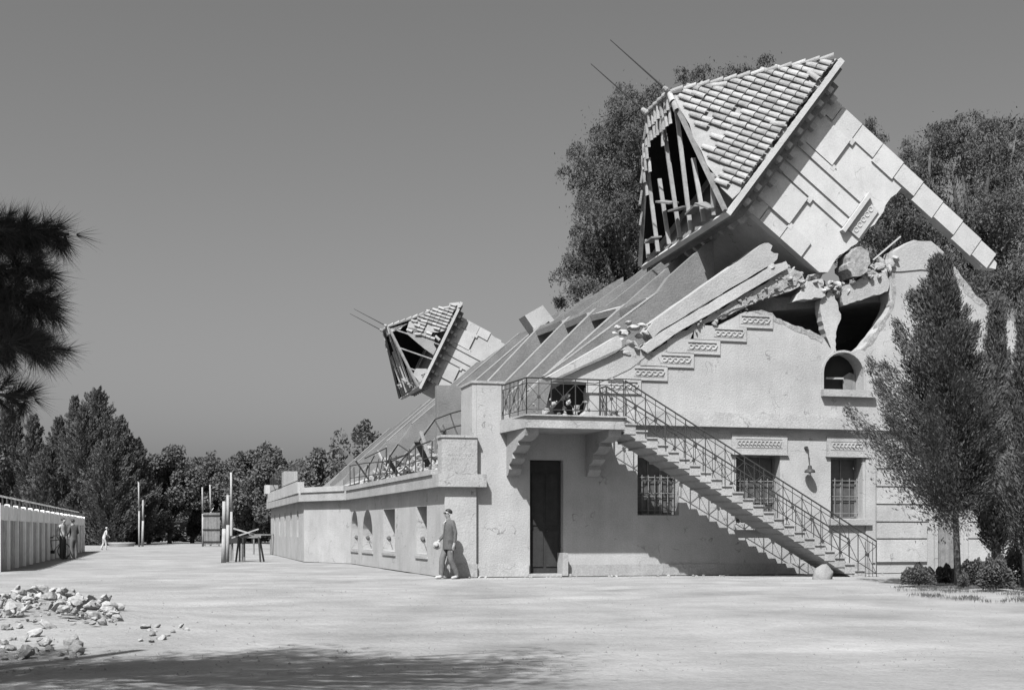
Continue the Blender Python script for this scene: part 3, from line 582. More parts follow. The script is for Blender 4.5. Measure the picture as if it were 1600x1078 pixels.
# ================================================================== THE TWO FALLEN TOWERS
TW, TL, HR, RG = 5.629, 6.753, 2.934, 1.82
def tile_mesh():
    b = MB(); n = 6; L = 0.44
    ring = lambda z, r, x: [Vector((x, -r*math.cos(math.pi*i/n), z + 0.82*r*math.sin(math.pi*i/n))) for i in range(n+1)]
    a, c = ring(0.035,0.087,0.0), ring(0.0,0.074,-L)                 # +x runs down the slope
    ai, ci = ring(0.035,0.077,0.0), ring(0.0,0.063,-L)
    vs = a + c + ai + ci; m = n+1
    fs = [(i,i+1,m+i+1,m+i) for i in range(n)] + [(2*m+i,3*m+i,3*m+i+1,2*m+i+1) for i in range(n)] + [(i,2*m+i,2*m+i+1,i+1) for i in range(n)]
    return b.add(vs, fs).build('tile', M_['tile'], mesh_only=True)
TILE = tile_mesh()
def frame(o, x, y, z):
    return Matrix(((x.x,y.x,z.x,o.x),(x.y,y.y,z.y,o.y),(x.z,y.z,z.z,o.z),(0,0,0,1)))
def tower(M3, org, label, near, seed):
    r = random.Random(seed); M = M3.to_4x4(); M.translation = Vector(org)
    T = empty('fallen_tower', org, label, 'tower', 'twin grandstand towers'); B = lambda: MB(M)
    # --- eaves
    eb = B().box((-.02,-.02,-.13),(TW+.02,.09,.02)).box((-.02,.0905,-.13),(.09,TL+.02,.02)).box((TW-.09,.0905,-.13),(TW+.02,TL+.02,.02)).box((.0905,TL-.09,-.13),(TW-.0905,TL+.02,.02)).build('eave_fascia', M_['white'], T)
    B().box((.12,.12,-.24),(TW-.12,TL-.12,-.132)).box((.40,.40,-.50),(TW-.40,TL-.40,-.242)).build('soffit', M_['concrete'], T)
    for k in range(9):
        a = 0.75 + (TW-1.5)*k/8; B().box((a-.08,.20,-.40),(a+.08,.398,-.244)).build('modillion', M_['trim'], T)
        B().box((a-.09,.42,-.68),(a+.09,.695,-.502)).build('modillion', M_['trim'], T)
        b_ = 0.75 + (TL-1.5)*k/8; B().box((.42,b_-.09,-.68),(.825,b_+.09,-.502)).build('modillion', M_['trim'], T)
    # --- body
    a0, a1 = 0.83, 5.0
    if near: low = [(a0,-3.25),(1.0,-3.45),(1.45,-3.42),(2.36,-3.66),(3.2,-3.74),(4.0,-3.68),(4.42,-3.76),(4.52,-4.2),(4.44,-5.0),(4.42,-5.8),(4.34,-6.6),(4.30,-7.1),(4.55,-7.5),(4.72,-7.42),(a1-.06,-5.6),(a1,-3.4)]
    else: low = [(a0,-1.5),(1.1,-2.1),(1.7,-3.1),(2.6,-3.9),(3.2,-3.6),(3.6,-2.9),(3.75,-3.6),(4.4,-3.9),(4.75,-3.8),(a1-.05,-2.6)]
    low = jag(low, 0.035, 0.15, seed)
    B().plate([(a1,-.42),(a0,-.42)] + low, [], (0,.70,0), (1,0,0), (0,0,1), (0,1,0), 0.30).build('near_wall', M_['white'], T)
    B().plate(jag([(1.0,-.42),(6.05,-.42),(6.05,-3.4),(4.6,-3.9),(3.2,-4.1),(2.0,-3.8),(1.0,-3.4),(1.0,-.42)],.05,.3,seed+1)[:-1], [], (a0,0,0),(0,1,0),(0,0,1),(1,0,0),0.30).build('side_wall', M_['plaster'], T)
    B().plate(jag([(1.0,-.42),(6.05,-.42),(6.05,-2.6),(4.6,-3.0),(2.0,-3.1),(1.0,-3.3),(1.0,-.42)],.05,.3,seed+2)[:-1], [], (a1-.3,0,0),(0,1,0),(0,0,1),(1,0,0),0.299).build('side_wall', M_['plaster'], T)
    B().box((a0+.31,5.75,-2.0),(a1-.31,6.05,-.42)).build('far_wall', M_['plaster'], T)
    # raised panels, pilaster and sill of the near face
    for x0, x1 in ((1.28,2.22),(3.46,4.40)):
        B().box((x0,.62,-1.72),(x1,.698,-.52)).build('raised_panel', M_['white'], T)
        B().box((x0-.10,.64,-1.86),(x0+.07,.697,-1.722)).box((x1-.07,.64,-1.86),(x1+.10,.697,-1.722)).build('panel_foot', M_['white'], T)
    if near or True:
        pl = B().box((2.30,.645,-3.02),(2.58,.698,-.52)).box((2.66,.645,-3.02),(3.14,.698,-.52)).box((3.22,.645,-3.02),(3.44,.698,-.52)).build('pilaster', M_['white'], T)
        if near:
            B().box((2.16,.52,-3.14),(3.58,.698,-3.03)).build('sill', M_['white'], T)
            ob = B().box((2.36,.64,-3.60),(3.40,.698,-3.18)).build('ornament_block', M_['white'], T); orn = B()
            for k in range(5): orn.torus((2.5+k*.19,.64,-3.38),(0,1,0),.065,.02,10,5)
            orn.build('scroll_ornament', M_['white'], ob)
    # quoins
    zs = [-.52,-.98,-1.75,-2.57,-3.39,-4.20,-5.02,-5.84,-6.62,-7.25] if near else [-.52,-.98,-1.75,-2.5]
    for k in range(len(zs)-1):
        wq = 0.60 if k % 2 else 0.50; sh = 0.0 if k < 4 else -0.03*(k-3)
        B().box((a1-wq+sh,.645+r.uniform(-.01,.01),zs[k+1]+.02),(a1+.035+sh,.698,zs[k]-.012)).build('quoin', M_['white'], T)
    for k in range(3 if near else 2):
        wq = 0.36 if k % 2 else 0.48; B().box((a0-.035,.645,zs[k+1]+.02),(a0+wq,.698,zs[k]-.012)).build('quoin', M_['white'], T)
    # --- roof
    R1, R2 = Vector((TW/2,(TL-RG)/2,HR)), Vector((TW/2,(TL+RG)/2,HR)); E = [Vector((0,0,.03)),Vector((TW,0,.03)),Vector((TW,TL,.03)),Vector((0,TL,.03))]
    rf = B().tube(R1, R2, 0.06).build('roof', M_['wood_g'], T)
    fall = (Vector((TW/2,0,.03)) - R1); SLn = fall.length; fall.normalize(); side = Vector((1,0,0)); nrm = side.cross(-fall).normalized()
    if nrm.z < 0: nrm = -nrm
    def deck(poly, m=M_['concrete_m']):                      # poly in (a, s) with s from eave 0 to apex 1
        o = Vector((0,0,.03)); up_ = -fall*SLn
        vs = [o + side*a + up_*s for a, s in poly]; b = B(); n = len(vs)
        b.add(vs + [v - nrm*.05 for v in vs], [tuple(range(n)), tuple(range(2*n-1,n-1,-1))] + [(i,(i+1)%n,n+(i+1)%n,n+i) for i in range(n)]); b.build('roof_deck', m, rf)
    if near:
        deck(jag([(0.42,0.02),(TW-.04,0.02),(TW/2+.02,.99),(TW/2-.10,.95),(TW/2-.38,.84),(1.75,.60),(1.1,.36),(0.62,.16),(0.42,0.02)],.03,.25,3)[:-1])
    else:
        deck(jag([(TW-1.9,.02),(TW-.04,.02),(TW/2+.75,.70),(TW/2+.15,.66),(TW-2.6,.45),(TW-1.9,.02)],.07,.25,3)[:-1])
        deck(jag([(TW/2-.25,.90),(TW/2+.6,.70),(TW/2+.1,.78),(TW/2-.1,.98),(TW/2-.25,.90)],.05,.2,6)[:-1])
        deck(jag([(2.1,.02),(2.9,.10),(3.3,.42),(3.2,.66),(2.8,.64),(2.5,.4),(2.1,.02)],.06,.2,7)[:-1], M_['concrete'])
        deck(jag([(0.3,.02),(1.2,.02),(1.0,.2),(.6,.2),(0.3,.02)],.05,.2,8)[:-1])
    # other slopes: right face whole, far hip whole
    def slope_face(pts, name='roof_deck'):
        b = B(); n = len(pts); nn = (pts[1]-pts[0]).cross(pts[2]-pts[0]).normalized()
        if nn.z > 0: nn = -nn
        b.add(list(pts)+[p+nn*.05 for p in pts],[tuple(range(n)),tuple(range(2*n-1,n-1,-1))]+[(i,(i+1)%n,n+(i+1)%n,n+i) for i in range(n)]).build(name, M_['wood_d'], rf)
    slope_face([E[1]+Vector((-.05,.05,0)),E[2]+Vector((-.05,-.05,0)),R2,R1]); slope_face([E[2],E[3],R2])
    # rafters of the stripped left slope and of the near hip
    for k in range(7):
        t = (k+0.5)/7; b0 = 0.35 + (TL-.7)*t; top_ = R1.lerp(R2, max(0,min(1,(b0-R1.y)/RG)))
        if b0 < R1.y: top_ = E[0].lerp(R1, b0/R1.y)
        if b0 > R2.y: top_ = E[3].lerp(R2, (TL-b0)/(TL-R2.y))
        p_ = Vector((0.10,b0+r.uniform(-.12,.12),.10)); top_ = p_.lerp(top_, 1.0 if k not in (1,4,6) else r.uniform(.45,.75)); top_.y += r.uniform(-.15,.15)
        B().beam(p_, top_ + Vector((0,0,-.10)), .055, .12, (-1,0,1)).build('rafter', M_['wood_l'], rf)
        if k < 6 and r.random() < 0.8:
            f = r.uniform(.12,.34); q = Vector((0.10,b0,.10)).lerp(top_, f); B().beam(q, q + Vector((r.uniform(-.1,.25),TL/7*.72,r.uniform(-.05,.45))), .05, .34, (-1,0,1)).build('batten', M_['wood_g'], rf)
    B().beam(E[0]+Vector((0,0,.02)), R1, .09, .14).build('hip_rafter', M_['wood_g'], rf); B().beam(E[3]+Vector((0,0,.02)), R2, .09, .14).build('hip_rafter', M_['wood_g'], rf)
    for k in range(5):
        a = 0.9 + (TW-1.8)*k/4; s = 1-abs(a-TW/2)/(TW/2); B().beam(Vector((a,.1,.0)), Vector((a,0,.03)) - fall*SLn*s*.96 - nrm*.08, .07, .13, nrm).build('rafter', M_['wood_g'], rf)
    # tiles of the near hip, column by column
    pit = 0.208; nc = int(TW/pit)
    for c in range(nc):
        a = (c+0.5)*TW/nc; smax = (1-abs(a-TW/2)/(TW/2))*SLn; row = 0; s = 0.06
        while s + 0.12 < smax:
            rel = s/SLn; left = a < TW/2; keep = True; dh = smax - s
            if near:
                if left and dh < (0.55 + 0.5*max(0, math.sin(c*1.7))*(1.1-rel)): keep = False
                if c in (1,2) or (c < 5 and r.random() < 0.35): keep = False
                if r.random() < 0.055: keep = False
            else:
                keep = (a > TW*.66 and rel < .55 and r.random() < .92) or (a > TW*.80)
                if not keep and TW*.50 < a < TW*.66 and rel < .55 and r.random() < .35: keep = True
            if keep:
                loose = r.random() < (0.05 if near else 0.15); ang = r.uniform(-.5,.5) if loose else r.uniform(-.025,.025); lift = r.uniform(.04,.08) if loose else 0.034
                fx = (fall*math.cos(ang) + side*math.sin(ang)).normalized(); nz = (nrm + fx*(.06 if loose else .02)).normalized(); sy = nz.cross(fx).normalized(); fx = sy.cross(nz)
                o = Vector((a,0,.03)) - fall*s + nrm*lift
                inst('tile', TILE, M @ frame(o, fx, sy, nz), rf)
            s += 0.335; row += 1
    # tiles still hanging by the ridge on the left slope
    lf = Vector((0,TL/2,.03)) - (R1+R2)/2; lf.normalize(); ls = Vector((0,1,0)); ln = lf.cross(ls).normalized()
    if ln.z < 0: ln = -ln
    for c in range(12):
        y = R1.y - 0.1 + c*0.252
        for row in range(r.choice((1,1,2)) if c < 3 else r.choice((2,2,3)) if near else r.choice((0,1))):
            ytop = TW/2/abs(lf.x); u_ = 0.42 + row*.40 + max(0,(y-R2.y))*1.15
            o = R1.copy(); o.y = y; o = o + lf*u_ + ln*r.uniform(.02,.06); an = r.uniform(-.18,.18); fx = (lf*math.cos(an)+ls*math.sin(an)).normalized(); sy = ln.cross(fx).normalized()
            inst('tile', TILE, M @ frame(o, fx, sy, ln), rf)
    if near:                                                       # and down the far hip
        for k in range(0,9,2):
            p = R2.lerp(E[3], .15+.07*k); fx = (E[3]-R2).normalized(); nz = Vector((-.4,.2,1)).normalized(); sy = nz.cross(fx).normalized(); nz = fx.cross(sy); inst('tile', TILE, M @ frame(p + nz*r.uniform(.02,.08), fx, sy, nz), rf)
    # ridge and hip capping
    def cap(p, q, f0=0.0, f1=1.0):
        n = int((q-p).length*(f1-f0)/.36); fx = (q-p).normalized(); nz = (Vector((0,0,1)) - fx*fx.z).normalized(); sy = nz.cross(fx)
        for k in range(n):
            o = p.lerp(q, f0 + (f1-f0)*(k+1)/n) + nz*.06
            inst('tile', TILE, M @ frame(o, fx, sy, nz) @ Matrix.Diagonal((.85,1.15,1.15,1)), rf)
    cap(R1, R2); cap(R1, E[1], 0, .97 if near else .6)
    if near: cap(R1, E[0], 0, .16)
    for p in (R1, R2):                                             # finial rods
        fr = B().tube(p, p+Vector((0,0,2.30)), .030, .012, n=6).build('finial_rod', M_['iron'], T); B().lathe(p+Vector((0,0,.02)),[(0.001,.30),(.06,.26),(.09,.16),(.05,.05),(.10,0)],8).build('finial_base', M_['tile'], fr)
    return T
T1 = tower(Matrix(((0.6089,0.016,-0.7931),(0.0066,0.9997,0.0253),(0.7932,-0.0206,0.6086))), (6.7814,-0.5999,9.7748), 'near toppled tower with tiled hip roof, leaning left over the end wall', True, 11)
T2 = tower(Matrix(((0.4352,0.0126,-0.9003),(-0.0114,0.9999,0.0085),(0.9003,0.0065,0.4353))), (6.2956,40.7308,9.4931), 'far toppled tower with mostly stripped roof, leaning left above the terrace', False, 23)

# ================================================================== TREES AND PLANTS
def rs(seed): return np.random.RandomState(seed)
def leaves(name, C, size, m, parent, seed, droop=0.0, aspect=0.45, loc=(0,0,0), dirs=None):
    """one small kite-shaped leaf per centre"""
    r = rs(seed); n = len(C); a = r.normal(size=(n,3)) if dirs is None else dirs + r.normal(size=(n,3))*0.35
    a[:,2] -= droop; a /= np.linalg.norm(a,axis=1)[:,None]
    b = np.cross(a, r.normal(size=(n,3))); b /= np.linalg.norm(b,axis=1)[:,None]+1e-9
    s = (size * r.uniform(0.6,1.35,n))[:,None]; a = a*s; b = b*s*aspect
    V = np.stack([C - a*0.5, C + b*0.5, C + a*0.5, C - b*0.5], 1).reshape(-1,3)
    return np_mesh(name, V, np.arange(4*n).reshape(n,4), m, parent, loc)
def limbs(base, tips, r0, seed, name, m, parent, bend=0.25):
    r = random.Random(seed); b = MB(); base = Vector(base); h = max(t[2] for t in tips) - base.z
    fork = base + Vector((r.uniform(-.2,.2), r.uniform(-.2,.2), h*0.32)); b.path([base - Vector((0,0,.1)), base.lerp(fork,.5)+Vector((r.uniform(-.1,.1),r.uniform(-.1,.1),0)), fork], r0, r0*.75, 8)
    for t in tips:
        t = Vector(t); mid = fork.lerp(t,.5) + Vector((r.uniform(-bend,bend),r.uniform(-bend,bend),h*.06)); b.path([fork, mid, t], r0*.45, r0*.08, 6)
    return b.build(name, m, parent, smooth=True)

def weeping_tree(px_base, D, blobs, label, seed, m='pepper', nper=6800, group=None, leaf=0.17):
    base = atD(px_base, YH, D); base.z = 0; T = empty('pepper_tree', base, label, 'tree', group); r = rs(seed); C = []; Dr = []
    cs = []
    for (cx, cy, rad) in blobs:
        dd = D + r.uniform(-2.5,2.5); c = atD(cx, cy, dd); cs.append(c); RR = rad*dd/F
        for q in range(max(4, int(9*(rad/50.0)))):                 # each bough ends in a few drooping clumps
            v = r.normal(size=3); v /= np.linalg.norm(v); cq = np.array(c) + v*RR*r.uniform(.45,.95); rr = RR*r.uniform(.24,.46)
            n = max(50, int(nper*(rr/2.0)**1.6*.55)); k = max(5, n//14)
            dv = r.normal(size=(k,3)); dv /= np.linalg.norm(dv,axis=1)[:,None]; dv[:,2] = np.abs(dv[:,2])*.8-.1
            st = cq + dv*(rr*(0.5+0.5*r.rand(k)**.5))[:,None]; L = r.uniform(0.35,1.25,k)*min(1.3, rr/.8)
            t = np.linspace(0,1,14)
            pts = st[:,None,:] + (dv*np.array([.5,.5,0.1])*min(1,rr))[:,None,:]*t[None,:,None]; pts[:,:,2] -= (t**1.4)[None,:]*L[:,None]
            pts += r.normal(size=pts.shape)*0.07; C.append(pts.reshape(-1,3))
        C.append(np.array(c) + r.normal(size=(int(800*(rad/50)**2),3))*RR*0.42)
    C = np.concatenate(C); leaves('crown', C, leaf, M_[m], T, seed+1, droop=1.3, aspect=0.32, loc=tuple(base))
    limbs(base, [tuple(c) for c in cs[:7]], 0.55, seed, 'trunk', M_['bark'], T, 0.8); return T
weeping_tree(1010, 70, [(905,262,34),(935,235,40),(960,190,38),(985,165,34),(1010,160,30),(940,290,48),(975,250,60),(1000,210,55),(965,330,62),(930,360,35),(1010,300,70),(915,395,32),(900,432,30),(890,462,24),(940,410,55),(985,400,70),(1035,350,70),(935,460,42),(985,470,50),(1040,440,60),(1035,240,55),(875,470,12)], 'large weeping tree behind the near tower, left of its roof', 31, group='tall trees behind the grandstand')
weeping_tree(1160, 74, [(1075,128,26),(1100,118,24),(1130,125,26),(1170,115,24),(1195,118,26),(1215,125,20),(1150,160,50),(1210,170,45),(1100,180,50),(1160,240,70),(1240,230,60),(1100,300,70),(1200,330,70),(1280,300,60),(1330,240,42),(1355,205,22),(1370,215,16),(1345,280,45)], 'tall weeping tree showing above the tiled roof of the near tower', 37, group='tall trees behind the grandstand')
weeping_tree(1400, 64, [(1400,300,50),(1390,350,60),(1430,260,36),(1425,225,20),(1455,215,26),(1450,290,50),(1480,340,55),(1440,380,55),(1510,400,55),(1400,400,40),(1350,340,45),(1340,390,40),(1470,440,45),(1545,470,40)], 'weeping tree behind the end wall, right of the near tower', 41, group='tall trees behind the grandstand')
weeping_tree(1540, 66, [(1500,200,24),(1480,215,24),(1525,195,22),(1555,205,28),(1590,200,30),(1500,250,45),(1550,260,55),(1600,270,50),(1530,330,60),(1590,350,60),(1600,430,50),(1560,420,45)], 'weeping tree at the right edge behind the end wall', 43, group='tall trees behind the grandstand')

def conifer(name, base, H, Rmax, label, seed, nb=260, m='conifer', trunk_h=1.6, spray=70, size=0.10, cat='tree', group=None, up=0.9, zfat=0.30, trunk_m='bark_l', lean=(0,0), ragged=False, bias=0.0, trunk_r=None, asp=0.34, pw=0.62):
    """upswept conifer: each branch carries a tapering plume of short needles"""
    base = Vector(base); T = empty(name, base, label, cat, group); r = rs(seed); C = []; Dr = []; br = MB()
    for i in range(nb):
        f = (i+0.5)/nb; f = f**0.85; z = trunk_h + (H-trunk_h)*f; prof = (math.sin(min(1,(f+0.02)/zfat)*math.pi/2)) * (1-f)**pw if f > 0 else 0
        L = Rmax*max(0.10,prof)*(r.uniform(0.45,1.30) if ragged else r.uniform(0.5,1.2)) + 0.12; az = i*2.39996 + r.uniform(-.4,.4); L *= 1 - bias*math.cos(az+YAW)
        uu = up*(0.55+0.8*f); d = np.array([math.cos(az), math.sin(az), uu]); d /= np.linalg.norm(d)
        p0 = np.array([base.x+lean[0]*f, base.y+lean[1]*f, base.z+z-L*0.35]); n = int(spray*(0.35+L/Rmax)); t = r.rand(n)**0.75
        p = p0 + d*(L*t)[:,None]; p[:,2] += 0.28*L*t**2; wd = (0.045+0.17*L*(1-t)*(0.4+t)) if ragged else (0.06+0.20*L*(1-t)*(0.4+t)*1.3)
        p += r.normal(size=(n,3))*wd[:,None]; C.append(p); Dr.append(np.tile(d,(n,1)))
        if i % 3 == 0: q = p0 + d*L*.8; br.tube(p0, q, 0.022, 0.006, n=4)
    C = np.concatenate(C); Dr = np.concatenate(Dr); leaves('crown', C, size, M_[m], T, seed+1, droop=-0.25, aspect=asp, dirs=Dr, loc=tuple(base))
    tr = MB().path([base-Vector((0,0,.1)), base+Vector((lean[0]*.2,lean[1]*.2,H*.3)), base+Vector((lean[0]*.8,lean[1]*.8,H*.9))], trunk_r or 0.03+H*.016, 0.015, 8).build('trunk', M_[trunk_m], T, smooth=True)
    br.build('branches', M_['bark'], T); return T
p = onZ(1497,915); conifer('conifer_tree', p, 7.0, 2.15, 'dark young conifer with bare trunk in front of the end wall', 51, nb=150, spray=1300, size=0.085, asp=.26, pw=.92, trunk_h=1.9, up=1.0, zfat=0.13, trunk_m='bark', ragged=True, lean=(-.34,.09), bias=.28, trunk_r=.085)
p = XD(10.62, 26.4); conifer('cypress_tree', p, 6.0, 0.62, 'narrow dark cypress at the right edge beside the shrubs', 53, nb=200, spray=330, size=0.09, asp=.26, trunk_h=0.9, up=1.6, zfat=0.15, trunk_m='bark', ragged=True)
p = XD(11.5, 30.4); conifer('cypress_tree', p, 6.6, 0.8, 'second narrow cypress against the end wall, partly cut by the right edge', 54, nb=200, spray=300, size=0.095, asp=.26, trunk_h=0.8, up=1.4, zfat=0.15, trunk_m='bark', ragged=True)
def shrub(px, py, w, h, label, seed, n=5000, leafs=0.07):
    p = onZ(px,py); d = toXD(p)[1]; T = empty('shrub', p, label, 'shrub', 'clipped shrubs in front of the end wall'); r = rs(seed); W_, H_ = w*d/F/2, h*d/F
    v = r.normal(size=(n,3)); v /= np.linalg.norm(v,axis=1)[:,None]; v *= (0.55+0.5*r.rand(n)**.5)[:,None]; v[:,2] = np.abs(v[:,2])*1.0
    bump = 1+0.22*np.sin(v[:,0]*7+seed)*np.cos(v[:,1]*6+seed*2)
    C = np.array(p) + v*np.array([W_,W_*.85,H_])*bump[:,None] + np.array([0,0,.03]); leaves('foliage', C, leafs, M_['shrub'], T, seed, aspect=.5, loc=tuple(p))
    b = MB(); q = Vector(p)
    for k in range(6): b.tube(q, q+Vector((math.cos(k)*W_*.5,math.sin(k)*W_*.5,H_*.7)),.012,.005,5)
    b.build('stems', M_['bark'], T)
shrub(1436,914,52,26,'low rounded shrub left of the conifer trunk',61); shrub(1478,912,34,24,'small shrub just left of the conifer trunk, partly behind it',62,3500)
shrub(1522,914,50,34,'low shrub right of the conifer trunk',63); shrub(1556,920,50,44,'shrub at the right edge in front of the cypress',64); shrub(1552,884,48,48,'taller round shrub against the cypress at the right edge',65)
shrub(1590,915,60,60,'dark shrub cut by the right edge of the picture',66); shrub(1506,918,16,20,'tiny round shrub at the foot of the conifer trunk',67,1500,.05)
# dry grass tufts by the shrubs
r = rs(70); C = []; Dr = []
for i in range(900):
    px = 1400 + 205*r.rand()**.8; py = 916 + 22*r.rand()**1.8; p = onZ(px,py)
    if noise.noise(Vector((p.x*1.6,p.y*1.6,5))) < 0.05 + .2*r.rand(): continue
    n = 10; q = np.array(p) + r.normal(size=(n,3))*np.array([.09,.09,0]); q[:,2] = gz(p.x,p.y)+0.04; C.append(q); Dr.append(np.tile([0,0,1.0],(n,1)))
g = leaves('dry_grass', np.concatenate(C), 0.07, M_['grass'], None, 71, dirs=np.concatenate(Dr)*1.2, aspect=.16); tag(g,'sparse dry grass around the shrubs','grass',None,'stuff')

# --- the tree belt on the left
def bushy_tree(px, top_px, w_px, D, label, seed, m='broad', n=14000, leaf=0.30, group='trees beyond the yard', spiky=0.5, name='leafy_tree', low=0.0):
    base = atD(px, YH, D); base.z = 0; H = CAM.z + (YH-top_px)*D/F; Wd = w_px*D/F/2; T = empty(name, base, label, 'tree', group); r = rs(seed); C = []
    nb = 46; cs = []
    for k in range(nb):
        v = r.normal(size=3); v /= np.linalg.norm(v); v *= 0.5+0.5*r.rand()**.5
        zc = H*(0.50+low) + v[2]*H*0.42; wz = 1.0 - 0.35*max(0,(zc/H-.55))
        c = np.array([base.x+v[0]*Wd*.85*wz, base.y+v[1]*Wd*.75*wz, zc]); rr = Wd*r.uniform(.18,.34); cs.append(c); k_ = n//nb
        p = r.normal(size=(k_,3)); p /= np.linalg.norm(p,axis=1)[:,None]; p *= (0.35+0.7*r.rand(k_)**.6)[:,None]*rr; p[:,2] *= 1+spiky*(p[:,2]>0)
        C.append(c+p)
    C = np.concatenate(C); C[:,2] = np.clip(C[:,2], .15, None); C[:,2] = np.where(C[:,2] > H, H - 0.3*r.rand(len(C)), C[:,2])
    leaves('crown', C, leaf, M_[m], T, seed, aspect=.55, loc=tuple(base)); limbs(base, [tuple(c) for c in cs[:7]], .22, seed, 'trunk', M_['bark'], T, .4); return T
CG = 'conifers at the left'
for i,(px,tp_,w_,D,lab) in enumerate(((152,612,120,92,'tallest dark conifer of the left group'),(117,622,66,94,'pointed conifer just left of the tallest one'),(92,655,64,96,'shorter conifer beside the tall pointed one'),(52,652,66,90,'conifer nearest the left edge, behind the fence'),(214,690,66,98,'low conifer stepping down right of the tallest one'),(12,640,90,92,'conifer cut by the left edge of the picture'),(186,655,90,97,'conifer on the right flank of the tallest one'),(132,640,90,89,'conifer standing in front of the two tallest'),(75,700,80,88,'low dark conifer above the end of the fence'),(170,690,90,87,'broad low conifer below the tallest one'))):
    D += 20; b = atD(px,YH,D); b.z = 0; H = CAM.z+(YH-tp_)*D/F; conifer('tall_conifer', b, H, w_*D/F*.80, lab, 80+i, nb=150, spray=230, size=.26, trunk_h=.3, up=1.0, zfat=.10, group=CG, trunk_m='bark', ragged=True)
for i,(px,tp_,w_,D,lab) in enumerate(((265,695,75,104,'leafy tree right of the left conifers, behind the tall bare posts'),(300,702,70,108,'leafy tree behind the wooden hoarding'),(345,700,80,106,'leafy tree behind the group of leaning poles'),(395,692,80,104,'leafy tree with a raised crown left of the terrace end'),(435,684,80,100,'leafy tree touching the far end of the terrace'),(232,715,50,106,'low leafy tree in the gap beside the conifers'),(372,690,40,112,'slender tree top rising between two leafy crowns'))):
    bushy_tree(px,tp_,w_*1.25,D+18,lab,100+i,n=22000,leaf=.30)
for i,(px,tp_,w_,D,lab) in enumerate(((500,700,70,96,'paler tree behind the picket railing of the terrace'),(560,655,90,92,'tallest pale tree behind the slumped canopy edge'),(600,690,80,94,'pale tree half hidden by the canopy below the far tower'))):
    bushy_tree(px,tp_,w_*1.2,D,lab,120+i,n=9000,leaf=.30,group='paler trees behind the terrace',spiky=.9)
for i in range(9):                                               # dense undergrowth at the foot of the belt
    bushy_tree(30+52*i, 776+10*math.sin(i*2.1), 80, 132+3*(i%3), ['rounded bush at the foot of the left conifers','bush left of the bare posts','bush behind the child','bush right of the child','bush behind the tall bare posts','bush left of the hoarding','bush behind the hoarding','bush behind the work table','bush beside the end of the terrace'][i], 140+i, n=9000, leaf=.34, group='bushes at the foot of the tree belt', name='bush', low=-.12)

for i,(px,tp_,w_,D) in enumerate(((1690,640,120,70),(1790,600,140,78),(1900,650,130,74),(2040,620,150,80),(2200,640,150,82))):
    bushy_tree(px,tp_,w_,D,'leafy tree past the right end of the building, '+('nearest to it','second from it','third from it','fourth from it','farthest from it')[i],170+i,n=9000,leaf=.34,group='trees past the right end')
for i,(px,tp_,w_,D) in enumerate(((-60,650,130,108),(-150,640,130,112),(-250,660,140,110),(-360,650,150,114))):
    bushy_tree(px,tp_,w_,D,'leafy tree left of the conifers behind the fence, '+('nearest to them','second from them','third from them','farthest from them')[i],180+i,n=8000,leaf=.4,group='trees past the left edge')
# --- the pine close to the camera on the left: hanging boughs in view, its crown shading the foreground
PB = XD(-6.4, 6.6); PT = empty('pine_tree', PB, 'near pine whose dark needle boughs hang in from the left edge', 'tree'); r = rs(200)
def tufts(C, dirs, nl, L, seed):
    r = rs(seed); n = len(C); d = np.repeat(dirs,nl,0) + r.normal(size=(n*nl,3))*0.55; d /= np.linalg.norm(d,axis=1)[:,None]; d[:,2] -= .12
    o = np.repeat(C,nl,0) + d*0.01; b = np.cross(d, r.normal(size=d.shape)); b /= np.linalg.norm(b,axis=1)[:,None]; l = (L*r.uniform(.6,1.25,len(d)))[:,None]
    V = np.stack([o-b*.0022, o+b*.0022, o+d*l], 1).reshape(-1,3); return V
Cs = []; Ds = []; twigs = MB()
def bough(p0, p1, nside, seed, spread=.32, ends=True):
    r = rs(seed); p0, p1 = np.array(p0), np.array(p1); ax = (p1-p0); L = np.linalg.norm(ax); ax /= L; boughs = MB().tube(p0, p1, .035, .010, 5)
    for k in range(nside):
        t = r.rand()**.8; d = ax*r.uniform(.4,1.0) + r.normal(size=3)*.55; d /= np.linalg.norm(d); l = spread*r.uniform(.4,1.1)*(1-.45*t)
        q0 = p0+ax*L*t; q1 = q0+d*l
        for s_ in np.linspace(.2,1,6): Cs.append(q0+(q1-q0)*s_); Ds.append(d)
        boughs.tube(q0, q1, .008, .003, 4)
    for s_ in np.linspace(.5,1.02,10): Cs.append(p0+ax*L*s_); Ds.append(ax)
    boughs.build('bough', M_['bark'], PT)
DV = 9.6
V3 = lambda px,py,d: np.array(atD(px,py,d))
bough(V3(-420,330,DV-.8), V3(108,366,DV), 60, 201, .22)
bough(V3(-160,372,DV), V3(60,362,DV), 40, 206, .20)
bough(V3(-430,400,DV-.8), V3(62,470,DV+.1), 70, 202, .34)
bough(V3(-430,520,DV-.8), V3(74,545,DV-.1), 76, 203, .34)
bough(V3(-200,450,DV), V3(40,420,DV-.1), 50, 207, .36)
bough(V3(-200,530,DV), V3(40,520,DV+.1), 60, 208, .36)
bough(V3(-430,560,DV-.8), V3(44,622,DV), 40, 204, .20)
bough(V3(-200,380,DV), V3(20,380,DV), 40, 209, .36)
r = rs(210)
